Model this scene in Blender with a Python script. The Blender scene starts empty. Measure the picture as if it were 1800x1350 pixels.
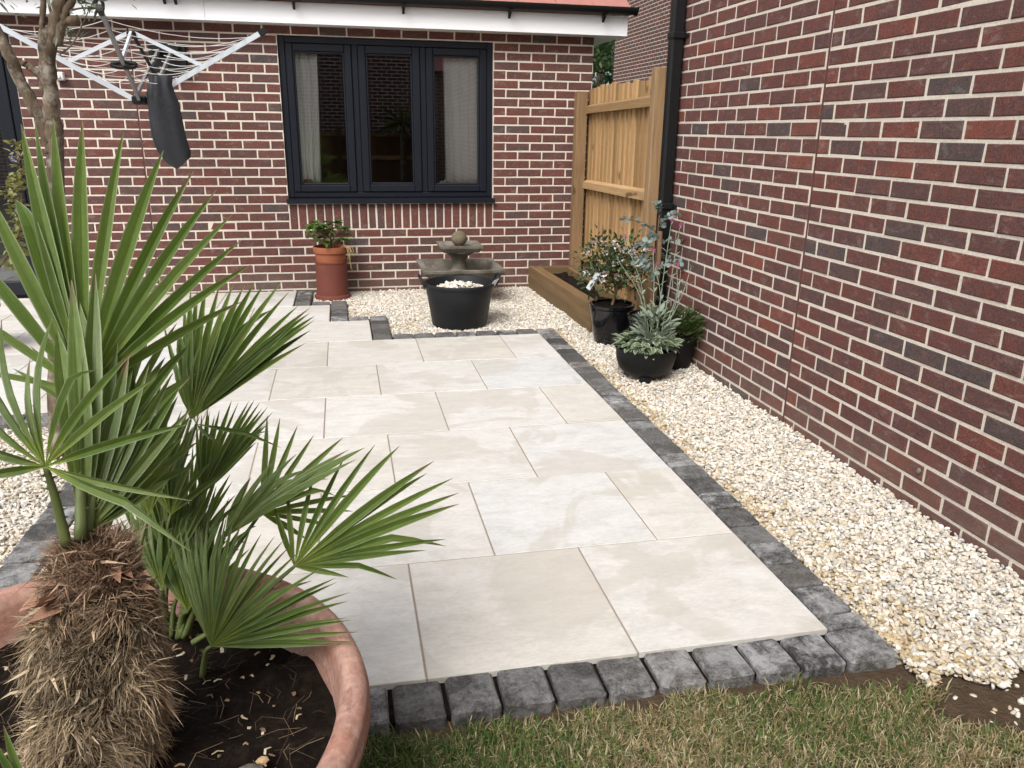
import bpy, bmesh, math, random
import numpy as np
from mathutils import Vector, Matrix, Euler
R = math.radians
random.seed(7); rng = np.random.default_rng(11)
sc = bpy.context.scene
col = sc.collection

# ------------------------------------------------------------------ camera, sky, sun, exposure
CAM = Vector((0.45594, -7.26197, 1.38206)); FPX = 1392.12
cd = bpy.data.cameras.new('camera'); cam = bpy.data.objects.new('camera', cd); col.objects.link(cam)
cam.location = CAM; cam.rotation_euler = (R(72.22649), R(-.72439), R(-11.78408))
cd.sensor_fit = 'HORIZONTAL'; cd.sensor_width = 36; cd.lens = 36 * FPX / 1800; cd.clip_start = .05; cd.clip_end = 500
sc.camera = cam
CR = Euler(cam.rotation_euler).to_matrix()
SUN_EL, SUN_AZ = 48, 212          # azimuth measured from +Y towards +X, where the light comes from
w = bpy.data.worlds.new('World'); sc.world = w; w.use_nodes = True
wn, wl = w.node_tree.nodes, w.node_tree.links
bg = wn['Background']; sky = wn.new('ShaderNodeTexSky'); sky.sky_type = 'NISHITA'; sky.sun_disc = False
sky.sun_elevation = R(SUN_EL); sky.sun_rotation = R(SUN_AZ); sky.air_density = 1.0; sky.dust_density = 4.0; sky.ozone_density = 1.0
hs = wn.new('ShaderNodeHueSaturation'); hs.inputs['Saturation'].default_value = .36
wl.new(sky.outputs[0], hs.inputs['Color']); wl.new(hs.outputs[0], bg.inputs['Color']); bg.inputs['Strength'].default_value = .15
sd = bpy.data.lights.new('sun', 'SUN'); sd.energy = 1.4; sd.angle = R(28); sd.color = (1, .98, .955)
sun = bpy.data.objects.new('sun', sd); col.objects.link(sun)
sdir = Vector((math.sin(R(SUN_AZ)) * math.cos(R(SUN_EL)), math.cos(R(SUN_AZ)) * math.cos(R(SUN_EL)), math.sin(R(SUN_EL))))
sun.rotation_euler = sdir.to_track_quat('Z', 'Y').to_euler(); sun.location = sdir * 20
sc.view_settings.view_transform = 'Standard'; sc.view_settings.look = 'None'; sc.view_settings.gamma = 1
sc.view_settings.exposure = 0.7
sc.view_settings.use_curve_mapping = False
try:
    sc.cycles.max_bounces = 8; sc.cycles.transparent_max_bounces = 12; sc.cycles.use_denoising = True
except Exception: pass

def at(u, v, d):                     # a point seen at photo pixel u, v, d metres along the camera axis
    return CAM + CR @ Vector(((u - 900) / FPX * d, -(v - 675) / FPX * d, -d))
def px(p):
    q = CR.transposed() @ (Vector(p) - CAM)
    return (900 + FPX * q.x / -q.z, 675 - FPX * q.y / -q.z, -q.z)

# ------------------------------------------------------------------ helpers: objects
def link(name, data, parent=None, loc=None, rot=None, scale=None):
    o = bpy.data.objects.new(name, data); col.objects.link(o)
    if parent: o.parent = parent
    if loc is not None: o.location = loc
    if rot is not None: o.rotation_euler = rot
    if scale is not None: o.scale = scale
    return o
def tag(o, label=None, cat=None, group=None, kind=None):
    if label: o['label'] = label
    if cat: o['category'] = cat
    if group: o['group'] = group
    if kind: o['kind'] = kind
    return o
def empty(name, loc=(0, 0, 0), rz=0):
    o = link(name, None, None, loc, (0, 0, rz)); o.empty_display_size = .1; return o
def mesh(name, V, F, mat=None, smooth=False):
    m = bpy.data.meshes.new(name); m.from_pydata([tuple(v) for v in V], [], F); m.update()
    if mat: m.materials.append(mat)
    if smooth: m.polygons.foreach_set('use_smooth', [True] * len(m.polygons))
    return m
def npmesh(name, V, T, mat, smooth=False, attr=None):
    """V (n,3), T (m,k) with k = 3 or 4, attr: {name: (n,) float or (n,3) colour per vertex}"""
    m = bpy.data.meshes.new(name); n, k = len(V), T.shape[1]
    m.vertices.add(n); m.vertices.foreach_set('co', np.asarray(V, np.float32).ravel())
    m.loops.add(T.size); m.loops.foreach_set('vertex_index', np.asarray(T, np.int32).ravel())
    m.polygons.add(len(T)); m.polygons.foreach_set('loop_start', np.arange(0, T.size, k, dtype=np.int32))
    try: m.polygons.foreach_set('loop_total', np.full(len(T), k, np.int32))
    except Exception: pass
    m.update(calc_edges=True)
    m.polygons.foreach_set('use_smooth', np.full(len(T), bool(smooth)))
    for a, x in (attr or {}).items():
        x = np.asarray(x, np.float32)
        if x.ndim == 1:
            at_ = m.attributes.new(a, 'FLOAT', 'POINT'); at_.data.foreach_set('value', x)
        else:
            at_ = m.attributes.new(a, 'FLOAT_COLOR', 'POINT')
            at_.data.foreach_set('color', np.c_[x, np.ones(len(x))].astype(np.float32).ravel())
    m.materials.append(mat); return m
class MB:
    def __init__(s): s.V = []; s.F = []
    def add(s, V, F):
        b = len(s.V); s.V += [tuple(v) for v in V]; s.F += [[i + b for i in f] for f in F]; return s
    def box(s, a, b, ch=0.0):
        x0, y0, z0 = a; x1, y1, z1 = b
        if ch <= 0:
            V = [(x0,y0,z0),(x1,y0,z0),(x1,y1,z0),(x0,y1,z0),(x0,y0,z1),(x1,y0,z1),(x1,y1,z1),(x0,y1,z1)]
            return s.add(V, [[3,2,1,0],[4,5,6,7],[0,1,5,4],[1,2,6,5],[2,3,7,6],[3,0,4,7]])
        bm = bmesh.new(); bmesh.ops.create_cube(bm, size=1)
        for v in bm.verts: v.co = ((x0+x1)/2 + v.co.x*(x1-x0), (y0+y1)/2 + v.co.y*(y1-y0), (z0+z1)/2 + v.co.z*(z1-z0))
        bmesh.ops.bevel(bm, geom=bm.edges[:], offset=ch, segments=1, affect='EDGES')
        bm.verts.index_update(); s.add([v.co[:] for v in bm.verts], [[v.index for v in f.verts] for f in bm.faces]); bm.free(); return s
    def tube(s, pts, rad, n=8, cap=True, flat=1.0):
        pts = [Vector(p) for p in pts]; rad = rad if hasattr(rad, '__len__') else [rad] * len(pts)
        b = len(s.V); up = Vector((0.13, .21, 1)).normalized(); prev = None
        for i, p in enumerate(pts):
            t = (pts[min(i+1, len(pts)-1)] - pts[max(i-1, 0)]).normalized()
            a = prev - t * prev.dot(t) if prev is not None else t.cross(up if abs(t.dot(up)) < .95 else Vector((1, 0, 0)))
            a.normalize(); prev = a; c = t.cross(a)
            for k in range(n):
                th = 2 * math.pi * k / n; s.V.append(tuple(p + (a * math.cos(th) + c * math.sin(th) * flat) * rad[i]))
        for i in range(len(pts) - 1):
            for k in range(n):
                s.F.append([b+i*n+k, b+i*n+(k+1)%n, b+(i+1)*n+(k+1)%n, b+(i+1)*n+k])
        if cap:
            s.F.append([b+k for k in range(n)][::-1]); s.F.append([b+(len(pts)-1)*n+k for k in range(n)])
        return s
    def lathe(s, prof, n=48, c=(0, 0), wob=0, closed_top=False, closed_bot=False):
        b = len(s.V)
        for i, (r, z) in enumerate(prof):
            for k in range(n):
                th = 2*math.pi*k/n; rr = r * (1 + wob*math.sin(3*th+i*.3) + wob*.6*math.sin(7*th+1))
                s.V.append((c[0]+rr*math.cos(th), c[1]+rr*math.sin(th), z))
        for i in range(len(prof)-1):
            for k in range(n): s.F.append([b+i*n+k, b+i*n+(k+1)%n, b+(i+1)*n+(k+1)%n, b+(i+1)*n+k])
        if closed_bot: s.F.append([b+k for k in range(n)][::-1])
        if closed_top: s.F.append([b+(len(prof)-1)*n+k for k in range(n)])
        return s
    def build(s, name, mat, parent=None, smooth=False, **kw):
        o = link(name, mesh(name, s.V, s.F, mat, smooth), parent, **kw); return o
def smooth_by_angle(o, a=35):
    m = o.data; m.polygons.foreach_set('use_smooth', [True]*len(m.polygons))
    try: m.set_sharp_from_angle(angle=R(a))
    except Exception: pass
    return o
def ico(sub):
    bm = bmesh.new(); bmesh.ops.create_icosphere(bm, subdivisions=sub, radius=1); bm.verts.index_update()
    V = np.array([v.co[:] for v in bm.verts]); F = np.array([[v.index for v in f.verts] for f in bm.faces]); bm.free(); return V, F
def vnoise(x, y, s, seed=0):          # smooth value noise, 0..1
    r = np.random.default_rng(seed).random((64, 64)); x = np.asarray(x)*s; y = np.asarray(y)*s
    xi = np.floor(x).astype(int); yi = np.floor(y).astype(int); fx = x-xi; fy = y-yi
    fx = fx*fx*(3-2*fx); fy = fy*fy*(3-2*fy); g = lambda a, b: r[a % 64, b % 64]
    return (g(xi,yi)*(1-fx)+g(xi+1,yi)*fx)*(1-fy)+(g(xi,yi+1)*(1-fx)+g(xi+1,yi+1)*fx)*fy

# ------------------------------------------------------------------ helpers: materials
class NB:
    def __init__(s, name, rough=.8, spec=.3):
        s.m = bpy.data.materials.new(name); s.m.use_nodes = True; s.N = s.m.node_tree.nodes; s.L = s.m.node_tree.links
        s.b = s.N['Principled BSDF']; s.b.inputs['Roughness'].default_value = rough; s.b.inputs['Specular IOR Level'].default_value = spec
        s.tc = s.N.new('ShaderNodeTexCoord')
    def set(s, i, v):
        if hasattr(v, 'is_output') or isinstance(v, bpy.types.NodeSocket): s.L.new(v, i)
        else: i.default_value = v
    def c(s, x): return (x[0], x[1], x[2], 1) if isinstance(x, (tuple, list)) and len(x) == 3 else x
    def noise(s, scale, detail=3, rough=.55, vec=None, dist=0, out=0):
        n = s.N.new('ShaderNodeTexNoise'); s.L.new(vec if vec else s.tc.outputs['Object'], n.inputs['Vector'])
        n.inputs['Scale'].default_value = scale; n.inputs['Detail'].default_value = detail; n.inputs['Roughness'].default_value = rough
        n.inputs['Distortion'].default_value = dist; return n.outputs[out]
    def map(s, scale=(1, 1, 1), loc=None, vec=None, rot=(0, 0, 0)):
        n = s.N.new('ShaderNodeMapping'); s.L.new(vec if vec else s.tc.outputs['Object'], n.inputs['Vector'])
        n.inputs['Scale'].default_value = scale; n.inputs['Rotation'].default_value = rot
        if loc is not None: s.set(n.inputs['Location'], loc)
        return n.outputs[0]
    def ramp(s, fac, stops, interp='LINEAR'):
        n = s.N.new('ShaderNodeValToRGB'); s.L.new(fac, n.inputs[0]); e = n.color_ramp; e.interpolation = interp
        while len(e.elements) < len(stops): e.elements.new(.5)
        for el, (p, cc) in zip(e.elements, stops):
            el.position = p; el.color = (cc, cc, cc, 1) if not hasattr(cc, '__len__') else (*cc[:3], 1)
        return n.outputs[0]
    def mix(s, fac, a, b, blend='MIX'):
        n = s.N.new('ShaderNodeMix'); n.data_type = 'RGBA'; n.blend_type = blend
        s.set(n.inputs[0], fac); s.set(n.inputs[6], s.c(a)); s.set(n.inputs[7], s.c(b)); return n.outputs[2]
    def math(s, op, a, b=None):
        n = s.N.new('ShaderNodeMath'); n.operation = op; s.set(n.inputs[0], a)
        if b is not None: s.set(n.inputs[1], b)
        return n.outputs[0]
    def rnd(s): return s.N.new('ShaderNodeObjectInfo').outputs['Random']
    def attr(s, name, typ='GEOMETRY', out='Fac'):
        n = s.N.new('ShaderNodeAttribute'); n.attribute_name = name; n.attribute_type = typ; return n.outputs[out]
    def vadd(s, vec, x):                 # vector + scalar*100
        n = s.N.new('ShaderNodeVectorMath'); n.operation = 'ADD'; s.L.new(vec, n.inputs[0])
        cx = s.N.new('ShaderNodeCombineXYZ'); m_ = s.math('MULTIPLY', x, 97.0); m2 = s.math('MULTIPLY', x, 53.0)
        s.L.new(m_, cx.inputs[0]); s.L.new(m2, cx.inputs[1]); s.L.new(m_, cx.inputs[2]); s.L.new(cx.outputs[0], n.inputs[1]); return n.outputs[0]
    def bump(s, h, strength=.4, dist=.01):
        n = s.N.new('ShaderNodeBump'); n.inputs['Strength'].default_value = strength; n.inputs['Distance'].default_value = dist
        s.L.new(h, n.inputs['Height']); s.L.new(n.outputs[0], s.b.inputs['Normal']); return s
    def color(s, x): s.set(s.b.inputs['Base Color'], s.c(x)); return s
    def rough(s, x): s.set(s.b.inputs['Roughness'], x); return s
    def done(s): return s.m

def plain(name, c, rough=.6, var=.25, scale=30, bump=.15, spec=.3, dist=.004):
    n = NB(name, rough, spec); f = n.noise(scale, 4)
    n.color(n.mix(f, tuple(x*(1-var) for x in c), tuple(min(1, x*(1+var)) for x in c)))
    if bump: n.bump(n.noise(scale*3, 4), bump, dist)
    return n.done()

def brick_mat(name, src):
    n = NB(name, .82, .25)
    r = n.attr('rnd', src); vec = n.vadd(n.tc.outputs['Object'], r)
    base = n.ramp(r, [(0, (0.0688,0.0602,0.0593)), (.05, (0.0791,0.0602,0.0576)), (.1, (0.0946,0.0533,0.0490)), (.3, (0.1066,0.0473,0.0430)), (.42, (0.1187,0.0464,0.0396)),
                      (.7, (0.1359,0.0482,0.0387)), (.82, (0.1221,0.0550,0.0482)), (.94, (0.1548,0.0516,0.0378)), (.975, (0.1720,0.0559,0.0404)), (1, (0.1849,0.0602,0.0413))])
    patch = n.ramp(n.noise(10, 5, .68, vec, .5), [(.4, 0), (.64, 1)])
    dark = n.mix(n.math('MULTIPLY', patch, .55), base, (.078,.054,.052))
    warm = n.ramp(n.noise(17, 4, .65, n.map((1, 1, 1.6), (3, 7, 1), vec), .4), [(.5, 0), (.68, 1)]); dark = n.mix(n.math('MULTIPLY', warm, .4), dark, (.19,.075,.055))
    grain = n.noise(160, 3, .7, vec)
    c2 = n.mix(.5, dark, n.ramp(grain, [(.3, (.05,.05,.05)), (.7, (.95,.9,.88))]), 'OVERLAY')
    chalk = n.ramp(n.noise(14, 5, .7, n.map((1, 1, 1.9), None, vec), .6), [(.56, 0), (.78, 1)])
    c3 = n.mix(n.math('MULTIPLY', chalk, .3), c2, (.42,.38,.36))
    spk = n.ramp(n.noise(55, 2, .5, vec), [(.74, 0), (.8, 1)])
    c4 = n.mix(n.math('MULTIPLY', spk, .22), c3, (.5,.46,.42))
    ge = n.N.new('ShaderNodeNewGeometry'); sx = n.N.new('ShaderNodeSeparateXYZ'); n.L.new(ge.outputs['Position'], sx.inputs[0]); pz = n.math('ADD', sx.outputs[2], n.math('MULTIPLY', n.noise(4, 4, .6, ge.outputs['Position']), .35))
    c4 = n.mix(n.math('MULTIPLY', n.ramp(pz, [(.1, .55), (.42, 0)]), n.ramp(n.noise(22, 4, .7, ge.outputs['Position']), [(.3, .4), (.7, 1)])), c4, (.2,.155,.125))
    n.color(c4); n.bump(n.mix(.5, grain, n.noise(35, 3, .6, vec)), .45, .004); return n.done()
BRICK = brick_mat('brick', 'OBJECT'); BRICKM = brick_mat('brick_courses', 'GEOMETRY')
def _mortar(name):
    n = NB(name, .92, .15); f = n.noise(5, 4); g = n.noise(120, 3, .7)
    n.color(n.mix(.25, n.mix(f, (.54,.485,.405), (.69,.635,.545)), n.ramp(g, [(.3, .1), (.7, .9)]), 'OVERLAY')); n.bump(n.noise(90, 4, .7), .6, .004); return n.done()
MORTAR = _mortar('mortar')
def _slab():
    n = NB('porcelain_slab', .42, .4); r = n.rnd(); vec = n.vadd(n.tc.outputs['Object'], r)
    st = n.noise(7, 7, .68, n.map((1, 2.2, 1), None, vec), .35)
    fine = n.noise(46, 6, .75, n.map((1, 2.4, 1), None, vec))
    a = n.mix(n.ramp(st, [(.3, 0), (.7, 1)]), (.525,.515,.492), (.675,.67,.65))
    a = n.mix(.2, a, n.ramp(fine, [(.3, .15), (.7, .9)]), 'OVERLAY')
    tint = n.ramp(r, [(0, (.98,.99,1)), (.3, (1.03,1.01,.97)), (.55, (.96,.92,.85)), (.8, (1.03,1.02,1)), (1, (.94,.905,.845))])
    a = n.mix(1.0, a, tint, 'MULTIPLY')
    blot = n.ramp(n.noise(1.9, 4, .55, vec, .9), [(.53, 0), (.57, 1)])
    a = n.mix(n.math('MULTIPLY', blot, .5), a, (.475,.437,.372))
    cl = n.ramp(n.noise(3.1, 4, .6, vec), [(.58, 0), (.72, 1)])
    a = n.mix(n.math('MULTIPLY', cl, .28), a, (.725,.72,.705))
    vn = n.ramp(n.noise(3.2, 7, .7, n.map((1, 2.8, 1), (5, 2, 0), vec), 1.6), [(.47, 0), (.5, 1), (.53, 0)]); a = n.mix(n.math('MULTIPLY', vn, .22), a, (.45,.42,.38))
    gt = n.ramp(n.noise(150, 2, .5, vec), [(.74, 0), (.78, 1)]); a = n.mix(n.math('MULTIPLY', gt, .25), a, (.3,.26,.2))
    n.color(a); n.rough(n.ramp(st, [(.3, .5), (.7, .36)])); n.bump(n.mix(.5, fine, st), .1, .004); return n.done()
SLAB = _slab()
GROUT = plain('grout', (.31,.255,.205), .9, .2, 60)
def _sett():
    n = NB('stone_sett', .8, .3); r = n.rnd(); vec = n.vadd(n.tc.outputs['Object'], r)
    base = n.ramp(r, [(0, (.05,.048,.047)), (.3, (.085,.08,.075)), (.6, (.12,.115,.108)), (.8, (.07,.069,.068)), (1, (.15,.132,.112))])
    g = n.noise(130, 4, .7, vec)
    a = n.mix(.75, base, n.ramp(g, [(.3, .08), (.7, .95)]), 'OVERLAY')
    hz = n.ramp(n.noise(11, 8, .8, vec, .2), [(.44, 0), (.6, 1)])
    amt = n.attr('haze', 'OBJECT')
    a = n.mix(n.math('MULTIPLY', hz, amt), a, n.mix(n.noise(60, 4, .7, vec), (.24,.245,.245), (.45,.45,.44))); n.color(a)
    n.bump(n.mix(.5, g, n.noise(30, 6, .75, vec)), 1.0, .009); return n.done()
SETT = _sett()
def _peb():
    n = NB('limestone_gravel', .75, .3); c = n.attr('col', out='Color'); g = n.noise(140, 3, .6)
    n.color(n.mix(.18, c, n.ramp(g, [(.3, .2), (.7, .85)]), 'OVERLAY')); n.bump(n.noise(220, 3), .25, .002); return n.done()
PEB = _peb()
def attr_mat(name, rough=.7, spec=.3, trans=0.0):
    n = NB(name, rough, spec); c = n.attr('col', out='Color'); n.color(c)
    if trans:
        t = n.N.new('ShaderNodeBsdfTranslucent'); n.L.new(c, t.inputs[0]); mx = n.N.new('ShaderNodeMixShader'); mx.inputs[0].default_value = trans
        n.L.new(n.b.outputs[0], mx.inputs[1]); n.L.new(t.outputs[0], mx.inputs[2]); n.L.new(mx.outputs[0], n.N['Material Output'].inputs[0])
    return n.done()
GRASS = attr_mat('grass', .7, .25, .25); FIBRE = attr_mat('palm_fibre', .85, .15)
FOLI = attr_mat('foliage', .5, .4, .25)
def leaf_mat(name, a, b, rough=.45, trans=.25, spec=.4, veins=0, tip=None):
    n = NB(name, rough, spec); r = n.rnd(); f = n.noise(14, 3, .5, n.vadd(n.tc.outputs['Object'], r))
    c = n.mix(n.math('MULTIPLY', n.math('ADD', f, r), .5), a, b); n.color(c)
    t = n.N.new('ShaderNodeBsdfTranslucent'); n.L.new(c, t.inputs[0]); mx = n.N.new('ShaderNodeMixShader'); mx.inputs[0].default_value = trans
    n.L.new(n.b.outputs[0], mx.inputs[1]); n.L.new(t.outputs[0], mx.inputs[2]); n.L.new(mx.outputs[0], n.N['Material Output'].inputs[0])
    return n.done()
def palm_mat(name, young, lo, hi, tipc):
    n = NB(name, .42, .45); r = n.rnd(); t_ = n.attr('t'); e = n.attr('e')
    c = n.mix(r, lo, hi); c = n.mix(n.ramp(t_, [(.02, 1), (.3, 0)]), c, young)
    tb = n.math('ADD', t_, n.math('MULTIPLY', n.math('SUBTRACT', n.math('FRACT', n.math('MULTIPLY', r, 13.7)), .6), .16)); c = n.mix(n.ramp(tb, [(.88, 0), (.97, 1)]), c, tipc)
    cb = n.N.new('ShaderNodeCombineXYZ'); n.L.new(n.math('MULTIPLY', e, 9.0), cb.inputs[0]); n.L.new(n.math('MULTIPLY', t_, 2.5), cb.inputs[1]); n.L.new(n.math('MULTIPLY', r, 60.0), cb.inputs[2]); st = n.noise(1, 3, .6, cb.outputs[0]); n.bump(st, .35, .003)
    c = n.mix(.35, c, n.ramp(st, [(.3, .15), (.7, .85)]), 'OVERLAY')
    dry = n.ramp(n.noise(9, 4, .7), [(.66, 0), (.74, 1)]); c = n.mix(n.math('MULTIPLY', dry, .35), c, (.2,.19,.09))
    c = n.mix(.2, c, n.ramp(n.noise(60, 4, .7), [(.3, .2), (.7, .8)]), 'OVERLAY')
    c = n.mix(n.math('MULTIPLY', n.ramp(e, [(.8, 0), (.95, 1)]), .6), c, (.4,.44,.28)); n.color(c)
    tr = n.N.new('ShaderNodeBsdfTranslucent'); n.L.new(n.mix(.5, c, (.24,.36,.03)), tr.inputs[0]); mx = n.N.new('ShaderNodeMixShader'); mx.inputs[0].default_value = .36
    n.L.new(n.b.outputs[0], mx.inputs[1]); n.L.new(tr.outputs[0], mx.inputs[2]); n.L.new(mx.outputs[0], n.N['Material Output'].inputs[0])
    return n.done()
PALM = palm_mat('palm_leaf', (.24,.31,.04), (.068,.12,.02), (.155,.215,.058), (.2,.15,.08))
PETI = plain('palm_petiole', (.12,.15,.05), .5, .35, 20)
def wood_mat(name, a, b, c, scale=1.0, axis='Z', rough=.75, knots=True):
    n = NB(name, rough, .25); r = n.rnd(); v = n.vadd(n.tc.outputs['Object'], r)
    sc_ = {'Z': (1, 1, .07), 'Y': (1, .07, 1), 'X': (.07, 1, 1)}[axis]
    g = n.noise(38*scale, 5, .65, n.map(sc_, None, v), .6); g2 = n.noise(6*scale, 3, .5, n.map(sc_, None, v), .3)
    cc = n.mix(n.ramp(g, [(.3, 0), (.7, 1)]), a, b); cc = n.mix(n.ramp(g2, [(.45, 0), (.75, .7)]), cc, c)
    cc = n.mix(.8, cc, n.ramp(r, [(0, (.6,.55,.48)), (1, (1.08,1.06,1.02))]), 'MULTIPLY')
    if knots:
        k = n.ramp(n.noise(9*scale, 1, .3, n.map((1, 1, .45) if axis == 'Z' else (1, .45, 1), None, v)), [(.73, 0), (.77, 1)])
        cc = n.mix(n.math('MULTIPLY', k, .75), cc, tuple(x*.28 for x in c))
    n.color(cc); n.bump(g, .35, .004); return n.done()
FENCE = wood_mat('fence_pine', (.5,.345,.18), (.41,.255,.12), (.29,.165,.075))
POST = wood_mat('post_timber', (.38,.26,.145), (.24,.15,.08), (.17,.12,.075))
RAIL = wood_mat('rail_timber', (.46,.32,.17), (.34,.21,.1), (.24,.145,.075), axis='Y')
SLEEP = wood_mat('sleeper_oak', (.25,.165,.085), (.155,.1,.05), (.12,.095,.05), .6, 'Y')
SLEEPX = wood_mat('sleeper_oak_end', (.25,.165,.085), (.155,.1,.05), (.12,.095,.05), .6, 'X')
REARW = wood_mat('rear_fence_timber', (.2,.12,.055), (.13,.075,.03), (.09,.055,.03))
def _terra():
    n = NB('terracotta', .85, .2); v = n.map((1, 1, 1), (.05, 6.055, 0)); sx = n.N.new('ShaderNodeSeparateXYZ'); n.L.new(v, sx.inputs[0])
    rr = n.math('POWER', n.math('ADD', n.math('MULTIPLY', sx.outputs[0], sx.outputs[0]), n.math('MULTIPLY', sx.outputs[1], sx.outputs[1])), .5)
    cb = n.N.new('ShaderNodeCombineXYZ'); n.L.new(rr, cb.inputs[0]); n.L.new(n.math('MULTIPLY', n.math('ARCTAN2', sx.outputs[1], sx.outputs[0]), .07), cb.inputs[1]); n.L.new(sx.outputs[2], cb.inputs[2]); ring = cb.outputs[0]
    g = n.noise(70, 4, .7); f = n.noise(22, 5, .65, ring, .4); f2 = n.noise(60, 4, .6, ring, .6)
    c = n.mix(n.ramp(f, [(.35, 0), (.65, 1)]), (.32,.15,.105), (.43,.265,.21)); bl = n.ramp(n.noise(3.2, 6, .7, None, .8), [(.48, 0), (.7, 1)])
    c = n.mix(n.math('MULTIPLY', bl, .65), c, (.5,.4,.345)); st = n.ramp(n.noise(6, 6, .75, None, 1.0), [(.58, 0), (.7, 1)]); c = n.mix(n.math('MULTIPLY', st, .5), c, (.3,.125,.085))
    gr = n.ramp(f2, [(.6, 0), (.68, 1)]); c = n.mix(n.math('MULTIPLY', gr, .45), c, (.2,.1,.075)); c = n.mix(.3, c, n.ramp(g, [(.3, .12), (.7, .92)]), 'OVERLAY'); n.color(c); n.bump(n.mix(.5, g, f2), .5, .006); return n.done()
TERRA = _terra()
CHIM = plain('chimney_clay', (.135,.04,.027), .7, .25, 9, .2)
CHIM2 = plain('orange_clay', (.26,.085,.04), .75, .25, 12, .2)
def _soil():
    n = NB('potting_soil', .95, .1); f = n.noise(30, 6, .75); c = n.ramp(f, [(.3, (.006,.0045,.0035)), (.52, (.016,.011,.008)), (.68, (.032,.022,.015)), (.78, (.06,.042,.03))]); n.color(c); n.bump(n.noise(60, 6, .8), 1.0, .012); return n.done()
SOIL = _soil()
EARTH = plain('bare_earth', (.075,.052,.034), .95, .45, 25, .9, .1, .012)
STONE = None
def _stone():
    n = NB('weathered_stone', .9, .2); f = n.noise(6, 5, .65); g = n.noise(90, 4, .7)
    c = n.ramp(f, [(.3, (.075,.068,.055)), (.5, (.15,.135,.11)), (.72, (.24,.22,.185))]); c = n.mix(.35, c, n.ramp(g, [(.3, .1), (.7, .9)]), 'OVERLAY')
    li = n.ramp(n.noise(14, 4, .6), [(.6, 0), (.7, 1)]); c = n.mix(n.math('MULTIPLY', li, .4), c, (.11,.1,.06)); n.color(c); n.bump(g, .6, .005); return n.done()
STONE = _stone()
ANTH = plain('anthracite_frame', (.006,.0085,.0145), .4, .06, 40, .05, .35)
BLACKP = plain('black_plastic', (.006,.0063,.0068), .5, .2, 30, .15, .3)
TUBP = plain('tub_plastic', (.009,.011,.013), .5, .25, 14, .2, .35)
GLAZE = plain('black_glaze', (.005,.005,.006), .14, .2, 20, .03, .5)
WHITEP = plain('white_fascia', (.84,.85,.87), .35, .03, 6, .02, .4)
SOFF = plain('soffit_white', (.7,.7,.7), .5, .04, 6, .02, .3)
ALU = plain('white_aluminium', (.52,.56,.6), .35, .06, 20, .03, .5)
ALUD = plain('grey_aluminium', (.2,.2,.2), .35, .12, 20, .03, .5)
CORD = plain('white_cord', (.72,.71,.68), .6, .08, 40, 0)
BAGM = plain('grey_nylon', (.02,.0215,.026), .45, .25, 9, .35, .4, .01)
BARK = None
def _bark(name, a, b, c):
    n = NB(name, .9, .15); f = n.ramp(n.noise(14, 7, .7, n.map((1, 1, .35)), .8), [(.3, 0), (.7, 1)]); cc = n.mix(f, a, b); p = n.ramp(n.noise(8, 6, .7), [(.5, 0), (.62, 1)])
    cc = n.mix(n.math('MULTIPLY', p, .7), cc, c); n.color(cc); n.bump(n.noise(26, 5, .7, n.map((1, 1, .35))), .8, .01); return n.done()
BARK = _bark('olive_bark', (.05,.036,.024), (.19,.145,.1), (.36,.33,.28)); STEM = _bark('brown_stem', (.1,.06,.035), (.19,.12,.07), (.22,.15,.1))
CURT = plain('curtain_linen', (.86,.86,.82), .85, .08, 12, .25)
MASTIC = plain('mastic', (.1,.038,.032), .6, .15, 40, .2)
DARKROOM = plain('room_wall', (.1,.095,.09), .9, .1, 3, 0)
ROOFT = plain('roof_tile', (.36,.16,.13), .8, .2, 12, .4)
def _glass():
    n = NB('window_glass'); t = n.N.new('ShaderNodeBsdfTransparent'); t.inputs[0].default_value = (.97,.985,.98,1)
    g = n.N.new('ShaderNodeBsdfGlossy'); g.inputs['Roughness'].default_value = .0; g.inputs[0].default_value = (.95,.97,1,1)
    fr = n.N.new('ShaderNodeFresnel'); fr.inputs[0].default_value = 1.62; f2 = n.math('MULTIPLY', fr.outputs[0], 3.2); mx = n.N.new('ShaderNodeMixShader'); n.L.new(f2, mx.inputs[0])
    n.L.new(t.outputs[0], mx.inputs[1]); n.L.new(g.outputs[0], mx.inputs[2]); n.L.new(mx.outputs[0], n.N['Material Output'].inputs[0]); return n.done()
GLASS = _glass()

# ------------------------------------------------------------------ ground
g = MB(); g.add([(-150,-150,-.16),(150,-150,-.16),(150,150,-.16),(-150,150,-.16)], [[0,1,2,3]])
tag(g.build('ground', plain('far_ground', (.06,.07,.035), .95, .3, 2, .3)), kind='structure')

# ------------------------------------------------------------------ bricks
def brick_block(L, H, D=.05, j=.0017, ch=.0045):
    """front face at y=0 looking to -y, centred in x and z"""
    x, z = L/2, H/2; J = lambda: random.uniform(-j, j)
    V = []
    for ix, iz in ((-1,-1),(1,-1),(1,1),(-1,1)): V.append((ix*(x-ch)+J(), J()*.8, iz*(z-ch)+J()))
    for ix, iz in ((-1,-1),(1,-1),(1,1),(-1,1)): V.append((ix*x+J(), ch*.7, iz*z+J()))
    for ix, iz in ((-1,-1),(1,-1),(1,1),(-1,1)): V.append((ix*x, D, iz*z))
    F = [[0,1,2,3]]
    for a in (0, 4):
        for k in range(4): F.append([a+k+4, a+(k+1)%4+4, a+(k+1)%4, a+k])
    return V, F
BVAR = {}
def brick_mesh(L, H):
    key = (round(L, 3), round(H, 3))
    if key not in BVAR: BVAR[key] = [mesh('brick', *brick_block(L, H), BRICK) for _ in range(5 if L > .2 else 2)]
    return random.choice(BVAR[key])
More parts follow.
